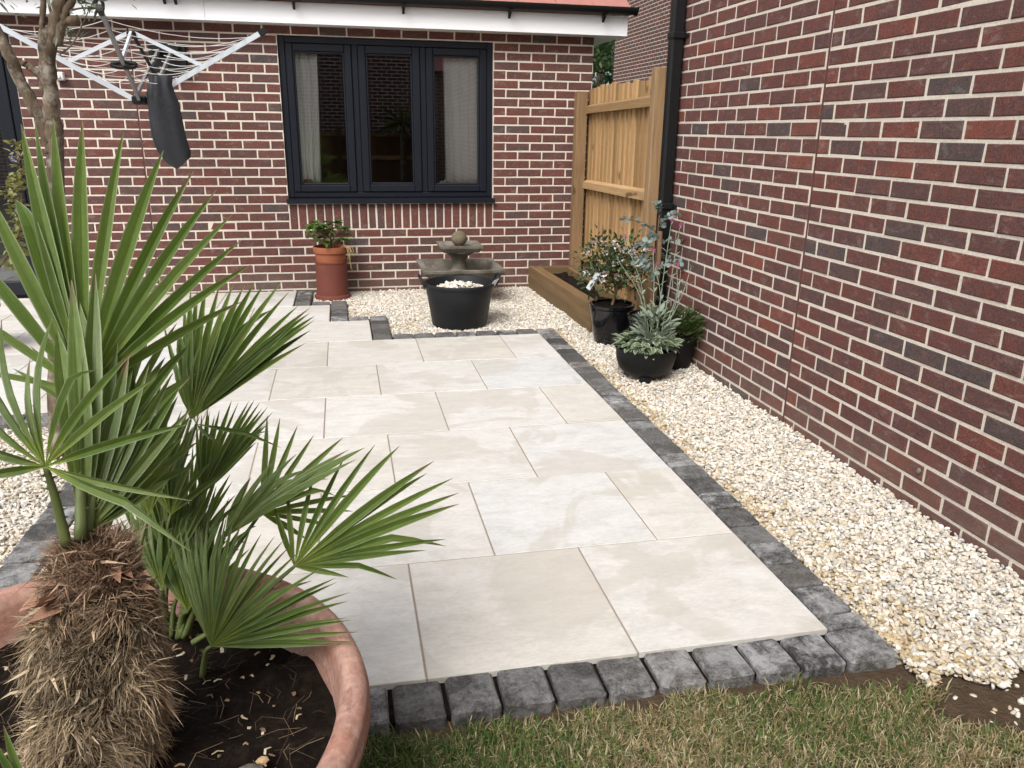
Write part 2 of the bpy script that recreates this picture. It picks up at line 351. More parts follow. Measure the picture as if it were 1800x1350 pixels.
def lay_bricks(wall, specs, toworld, rotz, limit, brick_name='brick', weight=None, rf_=random.random):
    """specs: (s, z, L, H, fixed) centre along wall, height, size; the `limit` that show largest become objects, the rest one mass"""
    sized = []
    for sp in specs:
        s_, z_, L, H = sp[:4]
        ps = [px(toworld(s_ + a*L/2, z_ + b*H/2)) for a, b in ((-1,-1),(1,-1),(1,1),(-1,1))]
        area = 0
        if all(p[2] > .1 for p in ps):
            cx_, cy_ = sum(p[0] for p in ps)/4, sum(p[1] for p in ps)/4
            if -30 < cx_ < 1830 and -15 < cy_ < 1365:
                area = abs(sum(ps[i][0]*ps[(i+1)%4][1]-ps[(i+1)%4][0]*ps[i][1] for i in range(4)))/2
                if weight: area *= weight(cx_, cy_)
        sized.append((area, sp))
    sized.sort(key=lambda t: -t[0])
    V, F, A = [], [], []
    for i, (area, (s_, z_, L, H)) in enumerate(sized):
        r = rf_()
        if i < limit and area > 0:
            p = toworld(s_, z_); o = link(brick_name, brick_mesh(L, H), wall)
            o.matrix_local = wall_inv[wall.name] @ (Matrix.Translation(p) @ Matrix.Rotation(rotz + random.gauss(0, .004), 4, 'Z') @ Matrix.Rotation(random.gauss(0, .003), 4, 'Y') @ Matrix.Translation((0, random.gauss(0, .0008), 0)))
            o['rnd'] = r
        else:
            v, f = brick_block(L, H); b = len(V)
            M_ = Matrix.Translation(toworld(s_, z_)) @ Matrix.Rotation(rotz, 4, 'Z')
            V += [tuple(M_ @ Vector(q)) for q in v]; F += [[k+b for k in ff] for ff in f]; A += [r]*len(v)
    if V:
        m = npmesh('brick_courses', np.array(V), np.array(F), BRICKM, attr={'rnd': np.array(A)})
        o = link('brick_courses', m, wall); o.matrix_local = wall_inv[wall.name]; tag(o, kind='stuff')
wall_inv = {}
def cut(a, b, cuts):                  # split [a,b] by forbidden intervals
    out = [(a, b)]
    for c0, c1 in cuts:
        nw = []
        for s0, s1 in out:
            if c1 <= s0 or c0 >= s1: nw.append((s0, s1)); continue
            if c0 > s0: nw.append((s0, c0))
            if c1 < s1: nw.append((c1, s1))
        out = nw
    return [(x, y) for x, y in out if y - x > .02]
def courses(s0, s1, z0, nz, off, holes, mov):
    """stretcher bond specs; off(j) phase; holes [(s0,s1,z0,z1)]; mov movement joints"""
    sp = []
    for j in range(nz):
        z = z0 + .075*j; o = off(j); k0 = math.floor((s0 - o)/.225) - 1
        cuts = [(m-.006, m+.006) for m in mov] + [(h[0]-.002, h[1]+.002) for h in holes if h[2]-.01 < z+.0375 < h[3]+.01]
        for k in range(k0, k0 + int((s1-s0)/.225)+4):
            a, b = max(o+.225*k+.006, s0), min(o+.225*(k+1)-.006, s1)
            if b - a < .02: continue
            for x, y in cut(a, b, cuts): sp.append(((x+y)/2, z+.0375, y-x, .063))
    return sp

# ---- the house facing the camera
house = tag(empty('brick_house', (0, 0, 0)), 'red brick house with dark framed triple window under white fascia', 'house')
WX0, WX1, WZ0, WZ1 = 0.0, 1.8, .75, 2.1
XL, XR = -4.6, 2.7
DX1 = -1.99                            # right jamb of the glazed door at the left
m = MB(); T = .1
def wbox(x0, x1, z0, z1): m.box((x0, .0032, z0), (x1, .0032+T, z1))
wbox(XL, DX1-2.0, -.15, 2.4); wbox(DX1-2.0, DX1, 2.1, 2.4); wbox(DX1, WX0, -.15, 2.4); wbox(WX0, WX1, -.15, WZ0); wbox(WX0, WX1, WZ1, 2.4); wbox(WX1, XR, -.15, 2.4)
m.box((XR-.1, .11, -.15), (XR-.004, 6, 2.4))
wall = m.build('wall', MORTAR, house); wall_inv[wall.name] = Matrix.Identity(4)
specs = courses(XL, XR, -.15, 31, lambda j: .1125 if j % 2 == 0 else 0.0, [(WX0, WX1, .525, WZ1), (DX1-2.0, DX1, -.2, 2.1)], [-1.13])
specs = [s for s in specs if s[1] < 2.19]
for k in range(24): specs.append((.0375+.075*k, .525+.1125, .063, .213))
def cov(u, v):                         # what the plants and tiles in front hide counts less
    return .3 if u < 420 and v > 180 and v > 180+(u*.7) else 1
lay_bricks(wall, specs, lambda s, z: Vector((s, 0, z)), 0, 300, weight=cov, rf_=lambda: random.uniform(0, .1) if random.random() < .06 else random.uniform(.1, .9))
mj = MB(); mj.box((-1.136, .0015, -.1), (-1.124, .02, 2.17)); mj.build('movement_joint', MASTIC, house)
# side of the house (brick courses on the return wall)
# window
win = MB()
fy0, fy1 = .03, .10
win.box((WX0+.004, fy0, .80), (WX0+.055, fy1, WZ1-.004), .004); win.box((WX1-.055, fy0, .80), (WX1-.004, fy1, WZ1-.004), .004)
win.box((WX0+.055, fy0, WZ1-.055), (WX1-.055, fy1, WZ1-.004), .004); win.box((WX0+.055, fy0, .80), (WX1-.055, fy1, .845), .004)
window = win.build('window', ANTH, house)
MULL = [.618, 1.19]
for xm in MULL:
    q = MB(); q.box((xm-.025, fy0+.004, .845), (xm+.025, fy1-.004, WZ1-.055), .004); q.build('mullion', ANTH, window)
edges = [WX0+.055] + [x for xm in MULL for x in (xm-.025, xm+.025)] + [WX1-.055]
for i in range(3):
    a, b = edges[2*i]+.002, edges[2*i+1]-.002; z0, z1 = .847, WZ1-.057; wdt = .058 if i != 1 else .062; yy = fy0-.012
    q = MB()
    for (x0, x1, c0, c1) in ((a, a+wdt, z0, z1), (b-wdt, b, z0, z1), (a+wdt, b-wdt, z0, z0+wdt), (a+wdt, b-wdt, z1-wdt, z1)):
        q.box((x0, yy, c0), (x1, fy1-.01, c1), .006)
    q.build('casement', ANTH, window)
    q = MB(); ins = wdt-.0
    for (x0, x1, c0, c1) in ((a+wdt, a+wdt+.016, z0+wdt, z1-wdt), (b-wdt-.016, b-wdt, z0+wdt, z1-wdt), (a+wdt+.016, b-wdt-.016, z0+wdt, z0+wdt+.016), (a+wdt+.016, b-wdt-.016, z1-wdt-.016, z1-wdt)):
        q.box((x0, yy+.012, c0), (x1, fy1-.02, c1), .004)
    q.build('glazing_bead', ANTH, window)
    q = MB(); q.add([(a+wdt, fy0+.022, z0+wdt), (b-wdt, fy0+.022, z0+wdt), (b-wdt, fy0+.022, z1-wdt), (a+wdt, fy0+.022, z1-wdt)], [[0,1,2,3]]); q.build('glass_pane', GLASS, window)
q = MB(); q.add([(WX0-.012,-.045,.752),(WX1+.012,-.045,.752),(WX1+.012,-.045,.785),(WX0-.012,-.045,.785),(WX0-.012,.1,.752),(WX1+.012,.1,.752),(WX1+.012,.1,.806),(WX0-.012,.1,.806)],
       [[0,1,2,3],[3,2,6,7],[1,5,6,2],[0,3,7,4],[0,4,5,1]]); q.build('sill', ANTH, window)
# room behind the window
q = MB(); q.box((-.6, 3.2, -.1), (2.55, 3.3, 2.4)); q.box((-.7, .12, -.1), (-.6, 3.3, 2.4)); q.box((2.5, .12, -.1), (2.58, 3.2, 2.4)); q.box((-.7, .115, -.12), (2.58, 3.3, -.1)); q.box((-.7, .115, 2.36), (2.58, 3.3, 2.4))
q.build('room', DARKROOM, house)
q = MB(); q.box((.0, .108, .83), (1.8, .3, .86)); q.build('window_board', SOFF, house)
def curtain(x0, x1, xb0, xb1, label):
    n_, V, F = 60, [], []
    for k in range(9):
        f = k/8; z = 2.08 - f*1.21; a = x0+(xb0-x0)*f**1.3; b = x1+(xb1-x1)*f**1.3
        for i in range(n_+1):
            t = i/n_; ph = t*math.pi*2*(5.5 if x1-x0 > .35 else 4)+.5*math.sin(3*f+t*4); y = .112 + .045*max(0, math.cos(ph))**7 + .006*math.sin(ph*.37+2) + .006*math.sin(t*29+f*2); V.append((a+(b-a)*t, y, z))
    for k in range(8):
        for i in range(n_): F.append([k*(n_+1)+i, (k+1)*(n_+1)+i, (k+1)*(n_+1)+i+1, k*(n_+1)+i+1])
    o = link('curtain', mesh('curtain', V, F, CURT, True)); md = o.modifiers.new('s', 'SOLIDIFY'); md.thickness = .004
    return tag(o, label, 'curtain', 'curtains behind the window')
curtain(.02, .315, .05, .285, 'narrow pale curtain drawn aside behind the left window pane')
curtain(1.375, 1.78, 1.385, 1.8, 'wide pale curtain hanging behind the right window pane')
q = MB(); prof = [(1.33,.861),(1.47,.861),(1.47,.925),(1.455,.94),(1.43,.935),(1.415,.955),(1.385,.955),(1.37,.935),(1.345,.935),(1.33,.915)]
q.add([(x, .135, z) for x, z in prof]+[(x, .15, z) for x, z in prof], [list(range(10))]+[list(range(10, 20))[::-1]]+[[i, i+10, (i+1)%10+10, (i+1)%10] for i in range(10)])
tag(q.build('ornament', SOFF), 'small white wavy topped ornament on the window board', 'ornament')
q = MB(); q.lathe([(.0,.861),(.05,.861),(.07,.9),(.072,.93),(.06,.95),(.055,.95),(.062,.93),(.06,.9),(0,.88)], 20, (.16, .17)); tag(smooth_by_angle(q.build('basket', plain('wicker', (.22,.14,.07), .8, .4, 60, .8))), 'small brown basket on the window board by the left curtain', 'basket')
# glazed door at the left
dr = MB()
for (x0, x1, z0, z1) in ((DX1-.075, DX1-.004, -.05, 2.09), (DX1-1.99, DX1-.075, 2.02, 2.09), (DX1-1.99, DX1-1.92, -.05, 2.02)): dr.box((x0, .03, z0), (x1, .1, z1), .005)
door = dr.build('door', ANTH, house)
q = MB()
for (x0, x1, z0, z1) in ((DX1-.175, DX1-.078, 0, 2.015), (DX1-.9, DX1-.8, 0, 2.015), (DX1-.8, DX1-.175, 1.915, 2.015), (DX1-.8, DX1-.175, 0, .12), (DX1-.8, DX1-.175, 1.5, 1.58)): q.box((x0, .02, z0), (x1, .09, z1), .006)
q.build('door_leaf', ANTH, door)
q = MB(); q.add([(DX1-.8,.055,.12),(DX1-.175,.055,.12),(DX1-.175,.055,1.92),(DX1-.8,.055,1.92)], [[0,1,2,3]]); q.build('glass_pane', GLASS, door)
q = MB(); q.add([(DX1-1.92,.065,0),(DX1-.9,.065,0),(DX1-.9,.065,2.02),(DX1-1.92,.065,2.02)], [[0,1,2,3]]); q.build('glass_pane', GLASS, door)
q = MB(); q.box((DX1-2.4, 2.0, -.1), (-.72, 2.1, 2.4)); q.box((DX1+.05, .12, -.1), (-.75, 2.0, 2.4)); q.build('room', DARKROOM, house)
# eaves
EX = 2.945
q = MB(); q.box((-5.2, -.165, 2.17), (-.52, -.147, 2.325)); q.box((-.517, -.165, 2.17), (EX, -.147, 2.325)); q.build('fascia', WHITEP, house)
q = MB(); q.box((EX-.018, -.146, 2.175), (EX-.001, 3, 2.32)); q.build('end_board', WHITEP, house)
q = MB(); q.box((-5.2, -.1465, 2.174), (EX-.02, .0, 2.184)); q.box((XR+.002, .001, 2.174), (EX-.02, 3, 2.184)); q.build('soffit', SOFF, house)
q = MB(); n_ = 14
def gut(r, y0=-.222, z0=2.385): return [(y0 + r*math.cos(math.pi*(1+k/n_)), z0 + r*math.sin(math.pi*(1+k/n_))) for k in range(n_+1)]
ou, inn = gut(.055), gut(.05)
V = [(x, y, z) for x in (-5.2, 2.985) for y, z in ou+inn[::-1]]; K = len(ou)*2
q.add(V, [[k, (k+1)%K, (k+1)%K+K, k+K] for k in range(K)]); q.add([(2.984, y, z) for y, z in ou], [list(range(len(ou)))])
gutter = q.build('gutter', BLACKP, house)
q = MB(); q.add([(2.985, y, z) for y, z in gut(.062)]+[(3.0, y, z) for y, z in gut(.062)], [list(range(15))[::-1], list(range(15, 30))]+[[k, k+1, k+16, k+15] for k in range(14)]+[[14, 0, 15, 29]]); q.build('end_cap', BLACKP, gutter)
for gx in (-1.7, -.8, -.72, .16, 1.02, 1.9, 2.72):
    q = MB(); q.box((gx-.012, -.28, 2.318), (gx+.012, -.16, 2.326)); q.add([(gx-.01,-.168,2.318),(gx+.01,-.168,2.318),(gx+.01,-.168,2.27),(gx-.01,-.168,2.27),(gx-.01,-.23,2.318),(gx+.01,-.23,2.318)], [[0,1,2,3],[4,5,2,3],[0,3,4],[1,5,2]]); q.build('gutter_bracket', BLACKP, gutter)
sl = R(32)
q = MB(); q.add([(-5.2,-.16,2.36),(EX+.01,-.16,2.36),(EX+.01,3.4,2.36+3.56*math.tan(sl)),(-5.2,3.4,2.36+3.56*math.tan(sl)),(-5.2,-.16,2.33),(EX+.01,-.16,2.33),(EX+.01,3.4,2.33+3.56*math.tan(sl)),(-5.2,3.4,2.33+3.56*math.tan(sl))], [[0,1,2,3],[7,6,5,4],[0,4,5,1],[1,5,6,2],[3,7,4,0],[2,6,7,3]])
roof = q.build('roof', ROOFT, house)
tm = None
for rrow in range(3):
    for k in range(25):
        if tm is None:
            b = MB(); b.box((0, 0, 0), (.327, .4, .016), .004); tm = mesh('roof_tile', b.V, b.F, ROOFT)
        yy = -.2 + .3*rrow*math.cos(sl); zz = 2.373 + .3*rrow*math.sin(sl)
        o = link('roof_tile', tm, roof, (EX+.02-.33*(k+1)+(.165 if rrow % 2 else 0)*-1, yy, zz), (sl + R(-2), random.gauss(0, .006), 0))
q = MB(); q.box((-1.70, -.06, 1.71), (-1.63, .004, 1.77), .006); lamp = tag(q.build('wall_lamp', WHITEP), 'small white outdoor sensor box on the brick wall by the door', 'sensor')
q = MB(); q.lathe([(.02, 0), (.02, .012), (.012, .018)], 14, closed_top=True); o = q.build('lens', plain('lamp_lens', (.8,.8,.8), .2, .02, 5, 0), lamp); o.location = (-1.665, -.06, 1.737); o.rotation_euler = (R(90), 0, 0)

# ---- the neighbour's house along the right
nb = tag(empty('neighbour_house', (2.6, -4, 0), .0113), 'tall red brick side wall with movement joint and black downpipe', 'house')
NZ, NY0, NY1 = .0155, -5.6, 1.8        # local y from -5.6 to 1.8 (world about -9.6 to -2.2)
q = MB(); q.box((.0032, NY0, -.16), (.15, NY1-.004, 5.0)); q.box((.15, NY1-.15, -.16), (5, NY1-.004, 5.0)); q.box((.15, NY0, -.16), (5, NY0+.1, 5.0)); q.box((.0, NY0, 5.0), (5, NY1, 5.1))
nwall = q.build('wall', MORTAR, nb)
bpy.context.view_layer.update(); nbm = nb.matrix_world.copy()
wall_inv[nwall.name] = nbm.inverted()
YB, YM, YKN, ZKN = -4.497+4, -3.839+4, -.81, .135
sp = courses(-NY1, -NY0, NZ-.15, 66, lambda j: (-YB) if j % 2 == 0 else (-YB+.1125), [], [-YM])
lay_bricks(nwall, sp, lambda s, z: nbm @ Vector((0, -s, z)), .0113 - math.pi/2, 300)
q = MB(); q.box((.0015, YM-.006, -.1), (.03, YM+.006, 5)); q.build('movement_joint', MASTIC, nb)
q = MB(); pxx, pyy = -.05, 1.735
q.box((pxx-.042, pyy-.036, -.03), (pxx+.04, pyy+.036, 2.9), .012)
pipe = q.build('downpipe', BLACKP, nb)
for zz in (1.93, .9):
    q = MB(); q.box((pxx-.046, pyy-.046, zz), (pxx+.046, pyy+.046, zz+.04), .006); q.box((pxx+.04, pyy-.075, zz+.008), (.006, pyy+.03, zz+.032), .003); q.build('pipe_clip', BLACKP, pipe)
q = MB(); V_, F_ = ico(2); q.add([(-.004+.008*x, YKN+.011*y+random.uniform(-.002,.002), ZKN+.014*z) for x, y, z in V_], F_.tolist()); q.build('mortar_lump', STONE, nb, True)

# ---- far house and trees in the gap
fh = tag(empty('far_house', (7.0, 12.05, 0)), 'distant red brick gable wall seen above the wooden fence', 'house')
q = MB(); q.box((.0032, -7, -.2), (.1, .2, 7)); q.box((.1, .1, -.2), (5, .2, 7)); q.box((-.1, -7, 7), (5, .3, 7.2)); fwall = q.build('wall', MORTAR, fh); wall_inv[fwall.name] = Matrix.Translation((-7.0, -12.05, 0))
sp = [s for s in courses(-.2, 7, 1.0, 60, lambda j: .1125*(j % 2), [], [])]
lay_bricks(fwall, sp, lambda s, z: Vector((7.0, 12.05-s, z)), -math.pi/2, 0)

# rear side of the garden, behind the camera: what the window panes mirror
rh = tag(empty('rear_house', (0, -11.8, 0)), 'brick house at the back of the garden, mirrored in the window', 'house')
def _rb():
    n = NB('rear_brickwork', .85, .2); t = n.N.new('ShaderNodeTexBrick'); n.L.new(n.map((1, 1, 1), None, None, (R(90), 0, 0)), t.inputs['Vector'])
    t.inputs['Scale'].default_value = 1; t.inputs['Brick Width'].default_value = .225; t.inputs['Row Height'].default_value = .075; t.inputs['Mortar Size'].default_value = .011
    t.inputs['Color1'].default_value = (.1,.036,.034,1); t.inputs['Color2'].default_value = (.065,.03,.03,1); t.inputs['Mortar'].default_value = (.5,.46,.4,1); n.color(t.outputs[0]); return n.done()
q = MB(); q.box((-8, -4, -.2), (2.25, 0, 4.6)); RB = _rb(); q.build('wall', RB, rh)
q = MB(); q.add([(-8.3, .3, 4.5), (2.5, .3, 4.5), (2.5, -2, 5.9), (-8.3, -2, 5.9), (-8.3, -4.3, 4.5), (2.5, -4.3, 4.5)], [[0,1,2,3],[3,2,5,4],[0,3,4],[1,5,2],[0,4,5,1]]); q.build('roof', ROOFT, rh)
ga = tag(empty('brick_garage', (3.7, -11.8, 0)), 'low brick garage behind the garden, mirrored in the right pane', 'garage')
q = MB(); q.box((-1.44, -4, -.2), (1.6, 0, 2.65)); q.build('wall', RB, ga)
q = MB(); q.add([(-1.44, .25, 2.62), (1.8, .25, 2.62), (1.8, -2, 3.3), (-1.44, -2, 3.3), (1.8, -4.2, 2.62), (-1.44, -4.2, 2.62)], [[0,1,2,3],[3,2,4,5],[1,4,2],[0,3,5],[0,5,4,1]]); q.build('roof', ROOFT, ga)
rf = tag(empty('rear_fence', (0, -10.4, 0)), 'brown close board fence behind the lawn, mirrored in the window', 'fence')
bmsh = None
for k in range(60):
    if bmsh is None:
        b = MB(); b.box((0, 0, 0), (.135, .02, 1.4)); bmsh = mesh('board', b.V, b.F, REARW)
    link('board', bmsh, rf, (-5.3+.13*k, 0 if k % 2 else .006, -.12), (0, 0, R(3)))
for k in range(5):
    b = MB(); b.box((-5.3+1.9*k, .03, -.15), (-5.2+1.9*k, .13, 1.42)); b.build('post', REARW, rf)
for zz in (.15, .75, 1.22):
    b = MB(); b.box((-5.3, .031, zz), (2.5, .075, zz+.08)); b.build('rail', RAIL, rf)

# ------------------------------------------------------------------ fence between the houses
fe = tag(empty('garden_fence', (2.62, -.9, 0)), 'golden feather edge wooden fence with rails in the corner', 'fence')
def W(o, parent): o.matrix_parent_inverse = parent.matrix_world.inverted(); return o
bpy.context.view_layer.update()
nbds = 18
for k in range(nbds):
    y1 = -.03 - k*.104; zt = 1.742 + random.gauss(0, .007) + .012*k/nbds; dxb = random.uniform(-.002, .003)
    b = MB(); b.add([(2.65+dxb,y1-.106,.0),(2.672,y1-.106,.0),(2.672,y1,.0),(2.664+dxb,y1,.0),(2.65+dxb,y1-.106,zt),(2.672,y1-.106,zt),(2.672,y1,zt),(2.664+dxb,y1,zt)], [[3,2,1,0],[4,5,6,7],[0,1,5,4],[1,2,6,5],[2,3,7,6],[3,0,4,7]])
    W(b.build('board', FENCE, fe), fe)
for zz, zz2 in ((1.53, 1.555), (.885, .905), (.235, .24)):
    b = MB(); y0, y1 = -.10, -1.76
    b.add([(2.615,y0,zz),(2.653,y0,zz),(2.653,y0,zz+.075),(2.615,y0,zz+.055),(2.608,y1,zz2),(2.653,y1,zz2),(2.653,y1,zz2+.08),(2.608,y1,zz2+.06)], [[0,1,2,3],[7,6,5,4],[0,4,5,1],[1,5,6,2],[2,6,7,3],[3,7,4,0]])
    W(b.build('rail', RAIL, fe), fe)
for (x0, x1, y0, y1, zt) in ((2.532, 2.63, -.115, -.02, 1.715), (2.572, 2.653, -1.85, -1.77, 1.8)):
    b = MB(); b.box((x0, y0, -.15), (x1, y1, zt), .004); W(b.build('post', POST, fe), fe)
b = MB(); b.box((2.658, -1.86, 0), (2.70, -1.8, 1.81), .003); W(b.build('edge_batten', POST, fe), fe)

# ------------------------------------------------------------------ patio: slabs and setts
pat = tag(empty('patio', (0, 0, 0)), kind='structure')
XP, YP, S_, W_ = 1.7995, -1.8796, .6022, .5934; ZP = -.01
q = MB()
q.box((-.57, -5.488, -.15), (1.795, -1.884, -.0128)); q.box((-3.2, -3.085, -.15), (-.576, -1.878, -.0129)); q.box((-3.2, -1.878, -.15), (.612, -1.276, -.0127)); q.box((-3.2, -1.276, -.15), (.317, -.674, -.0130)); q.box((-3.2, -.674, -.15), (.02, -.02, -.0126))
q.build('bedding', GROUT, pat)
q = MB(); q.box((-.69, -5.615, -.15), (1.91, -1.77, -.03)); q.box((.5, -1.8, -.15), (.73, -1.15, -.0301)); q.box((.3, -1.2, -.15), (.44, -.55, -.0302)); q.build('sett_bedding', SOIL, pat)
slabs = {}
def slab(x0, x1, y0, y1):
    L, D = round(x1-x0, 4), round(y1-y0, 4)
    if (L, D) not in slabs:
        a, b_, c = L/2, D/2, .0015; V = [(s*(a-c), t*(b_-c), 0) for s, t in ((-1,-1),(1,-1),(1,1),(-1,1))]+[(s*a, t*b_, -.002) for s, t in ((-1,-1),(1,-1),(1,1),(-1,1))]+[(s*a, t*b_, -.02) for s, t in ((-1,-1),(1,-1),(1,1),(-1,1))]
        F = [[0,1,2,3]]+[[o_+k+4, o_+(k+1)%4+4, o_+(k+1)%4, o_+k] for o_ in (0, 4) for k in range(4)]; slabs[(L, D)] = mesh('paving_slab', V, F, SLAB)
    o = link('paving_slab', slabs[(L, D)], pat, ((x0+x1)/2, (y0+y1)/2, ZP+random.gauss(0, .0006)), (random.gauss(0, .0008), random.gauss(0, .0008), 0)); return o
J = .003
rows = []
for k in range(6): rows.append((YP-S_*(k+1), YP-S_*k, XP, -.574 if k >= 2 else -3.0, k))
rows += [(YP, YP+S_, XP-2*W_, -3.0, -1), (YP+S_, YP+2*S_, XP-2.5*W_, -3.0, -2), (YP+2*S_, -.03, XP-3*W_, -3.0, -3)]
for y0, y1, xr, xl, k in rows:
    half = k % 2 == 0 and k >= 0
    x = xr; first = True
    while x > xl + .03:
        wd = W_/2 if (first and half) else W_
        a = max(x-wd, xl); slab(a+J, x-J, y0+J, y1-J); x = a; first = False
def sett_mesh(L, D, H=.075, ch=.008):
    def ring(ix, iz_in, rr, z, j):
        a, b_ = L/2-ix, D/2-ix; out = []
        for sx, sy, o1, o2 in ((-1,-1,0,1),(1,-1,1,0),(1,1,0,1),(-1,1,1,0)):
            p1 = (sx*a, sy*(b_-rr)); p2 = (sx*(a-rr), sy*b_)
            for p in ((p1, p2) if o1 == 0 else (p2, p1)): out.append((p[0]+random.uniform(-j, j), p[1]+random.uniform(-j, j), z+random.uniform(-j, j)*.5))
        return out
    V = ring(ch, 0, .006, 0, .0022)+ring(.001, 0, .008, -ch, .002)+ring(0, 0, .01, -H, .0005)
    F = [list(range(8))]+[[o_+k+8, o_+(k+1)%8+8, o_+(k+1)%8, o_+k] for o_ in (0, 8) for k in range(8)]
    return mesh('edging_sett', V, F, SETT)
SM = {}
def sett(x0, x1, y0, y1, tilt=.015):
    key = (round((x1-x0), 2), round((y1-y0), 2))
    if key not in SM: SM[key] = [sett_mesh(x1-x0-.01, y1-y0-.01) for _ in range(4)]
    xc_, yc_ = (x0+x1)/2, (y0+y1)/2; near_ = yc_ < -4.55 and xc_ > 1.0
    o = link('edging_sett', random.choice(SM[key]), pat, ((x0+x1)/2, (y0+y1)/2, ZP+.0015+random.gauss(0, .002)), (random.gauss(0, tilt), random.gauss(0, tilt), random.gauss(0, .015)))
    o['haze'] = random.choice((.85, 1.0, 1.0, .35)) if near_ else random.choice((.08, .3, .5, .75, 1.0)); return o
YF = YP-6*S_
for a, b_ in zip([-.72,-.6,-.46,-.32,-.18,-.045,.095,.235,.374,.513,.654,.793,.932,1.073,1.214,1.354,1.497,1.631,1.773], [-.6,-.46,-.32,-.18,-.045,.095,.235,.374,.513,.654,.793,.932,1.073,1.214,1.354,1.497,1.631,1.773,1.937]): sett(a, b_, YF-.15, YF+.003)
ys = [-5.492,-5.418,-5.264,-5.122,-4.98,-4.843,-4.7,-4.556,-4.41,-4.281,-4.142,-3.996,-3.854,-3.701,-3.576,-3.424,-3.283,-3.156,-3.01,-2.869,-2.746,-2.632,-2.452,-2.309,-2.165,-2.021,-1.885]
for a, b_ in zip(ys[:-1], ys[1:]): sett(XP+.0, XP+.143, a, b_)
def run_x(x0, x1, y0, y1, p=.142):
    n = max(1, round((x1-x0)/p)); [sett(x0+(x1-x0)*i/n, x0+(x1-x0)*(i+1)/n, y0, y1) for i in range(n)]
def run_y(x0, x1, y0, y1, p=.142):
    n = max(1, round((y1-y0)/p)); [sett(x0, x1, y0+(y1-y0)*i/n, y0+(y1-y0)*(i+1)/n) for i in range(n)]
e1, e2, e3 = XP-2*W_, XP-2.5*W_, XP-3*W_
run_x(e1+.143, XP+.143, YP+.003, YP+.143); run_y(e1+.003, e1+.143, YP+.003, YP+S_+.143)
run_x(e2+.143, e1+.003, YP+S_+.003, YP+S_+.143); run_y(e2+.003, e2+.143, YP+S_+.003, YP+2*S_+.143)
run_x(e3+.143, e2+.003, YP+2*S_+.003, YP+2*S_+.143); run_y(e3+.003, e3+.143, YP+2*S_+.003, -.05)
run_y(-.717, -.577, YF, -3.09)
run_x(-3.0, -.717, -3.23, -3.09)

# ------------------------------------------------------------------ gravel
gb = MB(); gb.box((-3.2, -5.75, -.15), (-.715, -3.09, -.057)); gb.box((1.94, -5.62, -.15), (2.66, -1.7, -.056)); gb.box((.16, -1.8, -.15), (2.7, .004, -.0565))
tag(gb.build('gravel_bed', plain('gravel_base', (.46,.4,.32), .95, .4, 60, .8, .1, .01)), kind='structure')
def flatrot(n):
    a = rng.uniform(0, 2*np.pi, n); b = rng.normal(0, .45, n); c = rng.normal(0, .45, n); Z = np.zeros(n); O_ = np.ones(n)
    f = lambda r: np.stack([np.stack(x, -1) for x in r], 1); A = f([[np.cos(a), -np.sin(a), Z], [np.sin(a), np.cos(a), Z], [Z, Z, O_]]); B = f([[O_, Z, Z], [Z, np.cos(b), -np.sin(b)], [Z, np.sin(b), np.cos(b)]]); C = f([[np.cos(c), Z, np.sin(c)], [Z, O_, Z], [-np.sin(c), Z, np.cos(c)]])
    return A @ B @ C
def rotmats(n):
    q = rng.normal(size=(n, 4)); q /= np.linalg.norm(q, axis=1)[:, None]; a, b, c, d = q.T
    return np.stack([np.stack([1-2*(c*c+d*d), 2*(b*c-a*d), 2*(b*d+a*c)], -1), np.stack([2*(b*c+a*d), 1-2*(b*b+d*d), 2*(c*d-a*b)], -1), np.stack([2*(b*d-a*c), 2*(c*d+a*b), 1-2*(b*b+c*c)], -1)], 1)
def pebbles(P, size, colr, sub):
    V, F = ico(sub); n, k = len(P), len(V); d = 1 + rng.normal(0, .13 if sub > 1 else .19, (n, k)); base = V[None]*d[..., None]
    sc_ = np.stack([rng.uniform(.8, 1.45, n), rng.uniform(.6, 1.05, n), rng.uniform(.4, .75, n)], 1)*size[:, None]
    X = np.einsum('nij,nkj->nki', flatrot(n), base*sc_[:, None, :]) + P[:, None, :]
    return X.reshape(-1, 3), (F[None]+(np.arange(n)*k)[:, None, None]).reshape(-1, 3), np.repeat(colr, k, 0)
def scatter(x0, x1, y0, y1, sp):
    gx, gy = np.meshgrid(np.arange(x0, x1, sp), np.arange(y0, y1, sp)); p = np.c_[gx.ravel(), gy.ravel()]; return p + rng.uniform(-.55, .55, p.shape)*sp
def pebcol(n, gold):
    base = np.array([[.62,.575,.5],[.69,.655,.59],[.56,.515,.44],[.46,.44,.41],[.58,.51,.42],[.72,.69,.64]])[rng.integers(0, 6, n)]; gd = np.array([[.5,.415,.29],[.44,.345,.21],[.55,.48,.36]])[rng.integers(0, 3, n)]
    f = (rng.random(n) < gold)[:, None]; return np.clip(np.where(f, gd, base)*rng.uniform(.85, 1.1, (n, 1))*np.array([1, .985, .955]), 0, .85)
def gravel_inside(p):
    x, y = p.T
    right = (x > 1.945) & (x < 2.6-.0113*(y+4)-.004) & (y < -1.73) & (y > -5.72-.12*(x-1.94)-.03*np.sin(x*30))
    back = (y >= -1.73) & (y < -.005) & (x < 2.66) & (((x > .765)) | ((x > .465) & (y > -1.13)) | ((x > .17) & (y > -.53)))
    left = (x < -.722) & (x > -3.0) & (y < -3.24) & (y > -5.7)
    return right | back | left
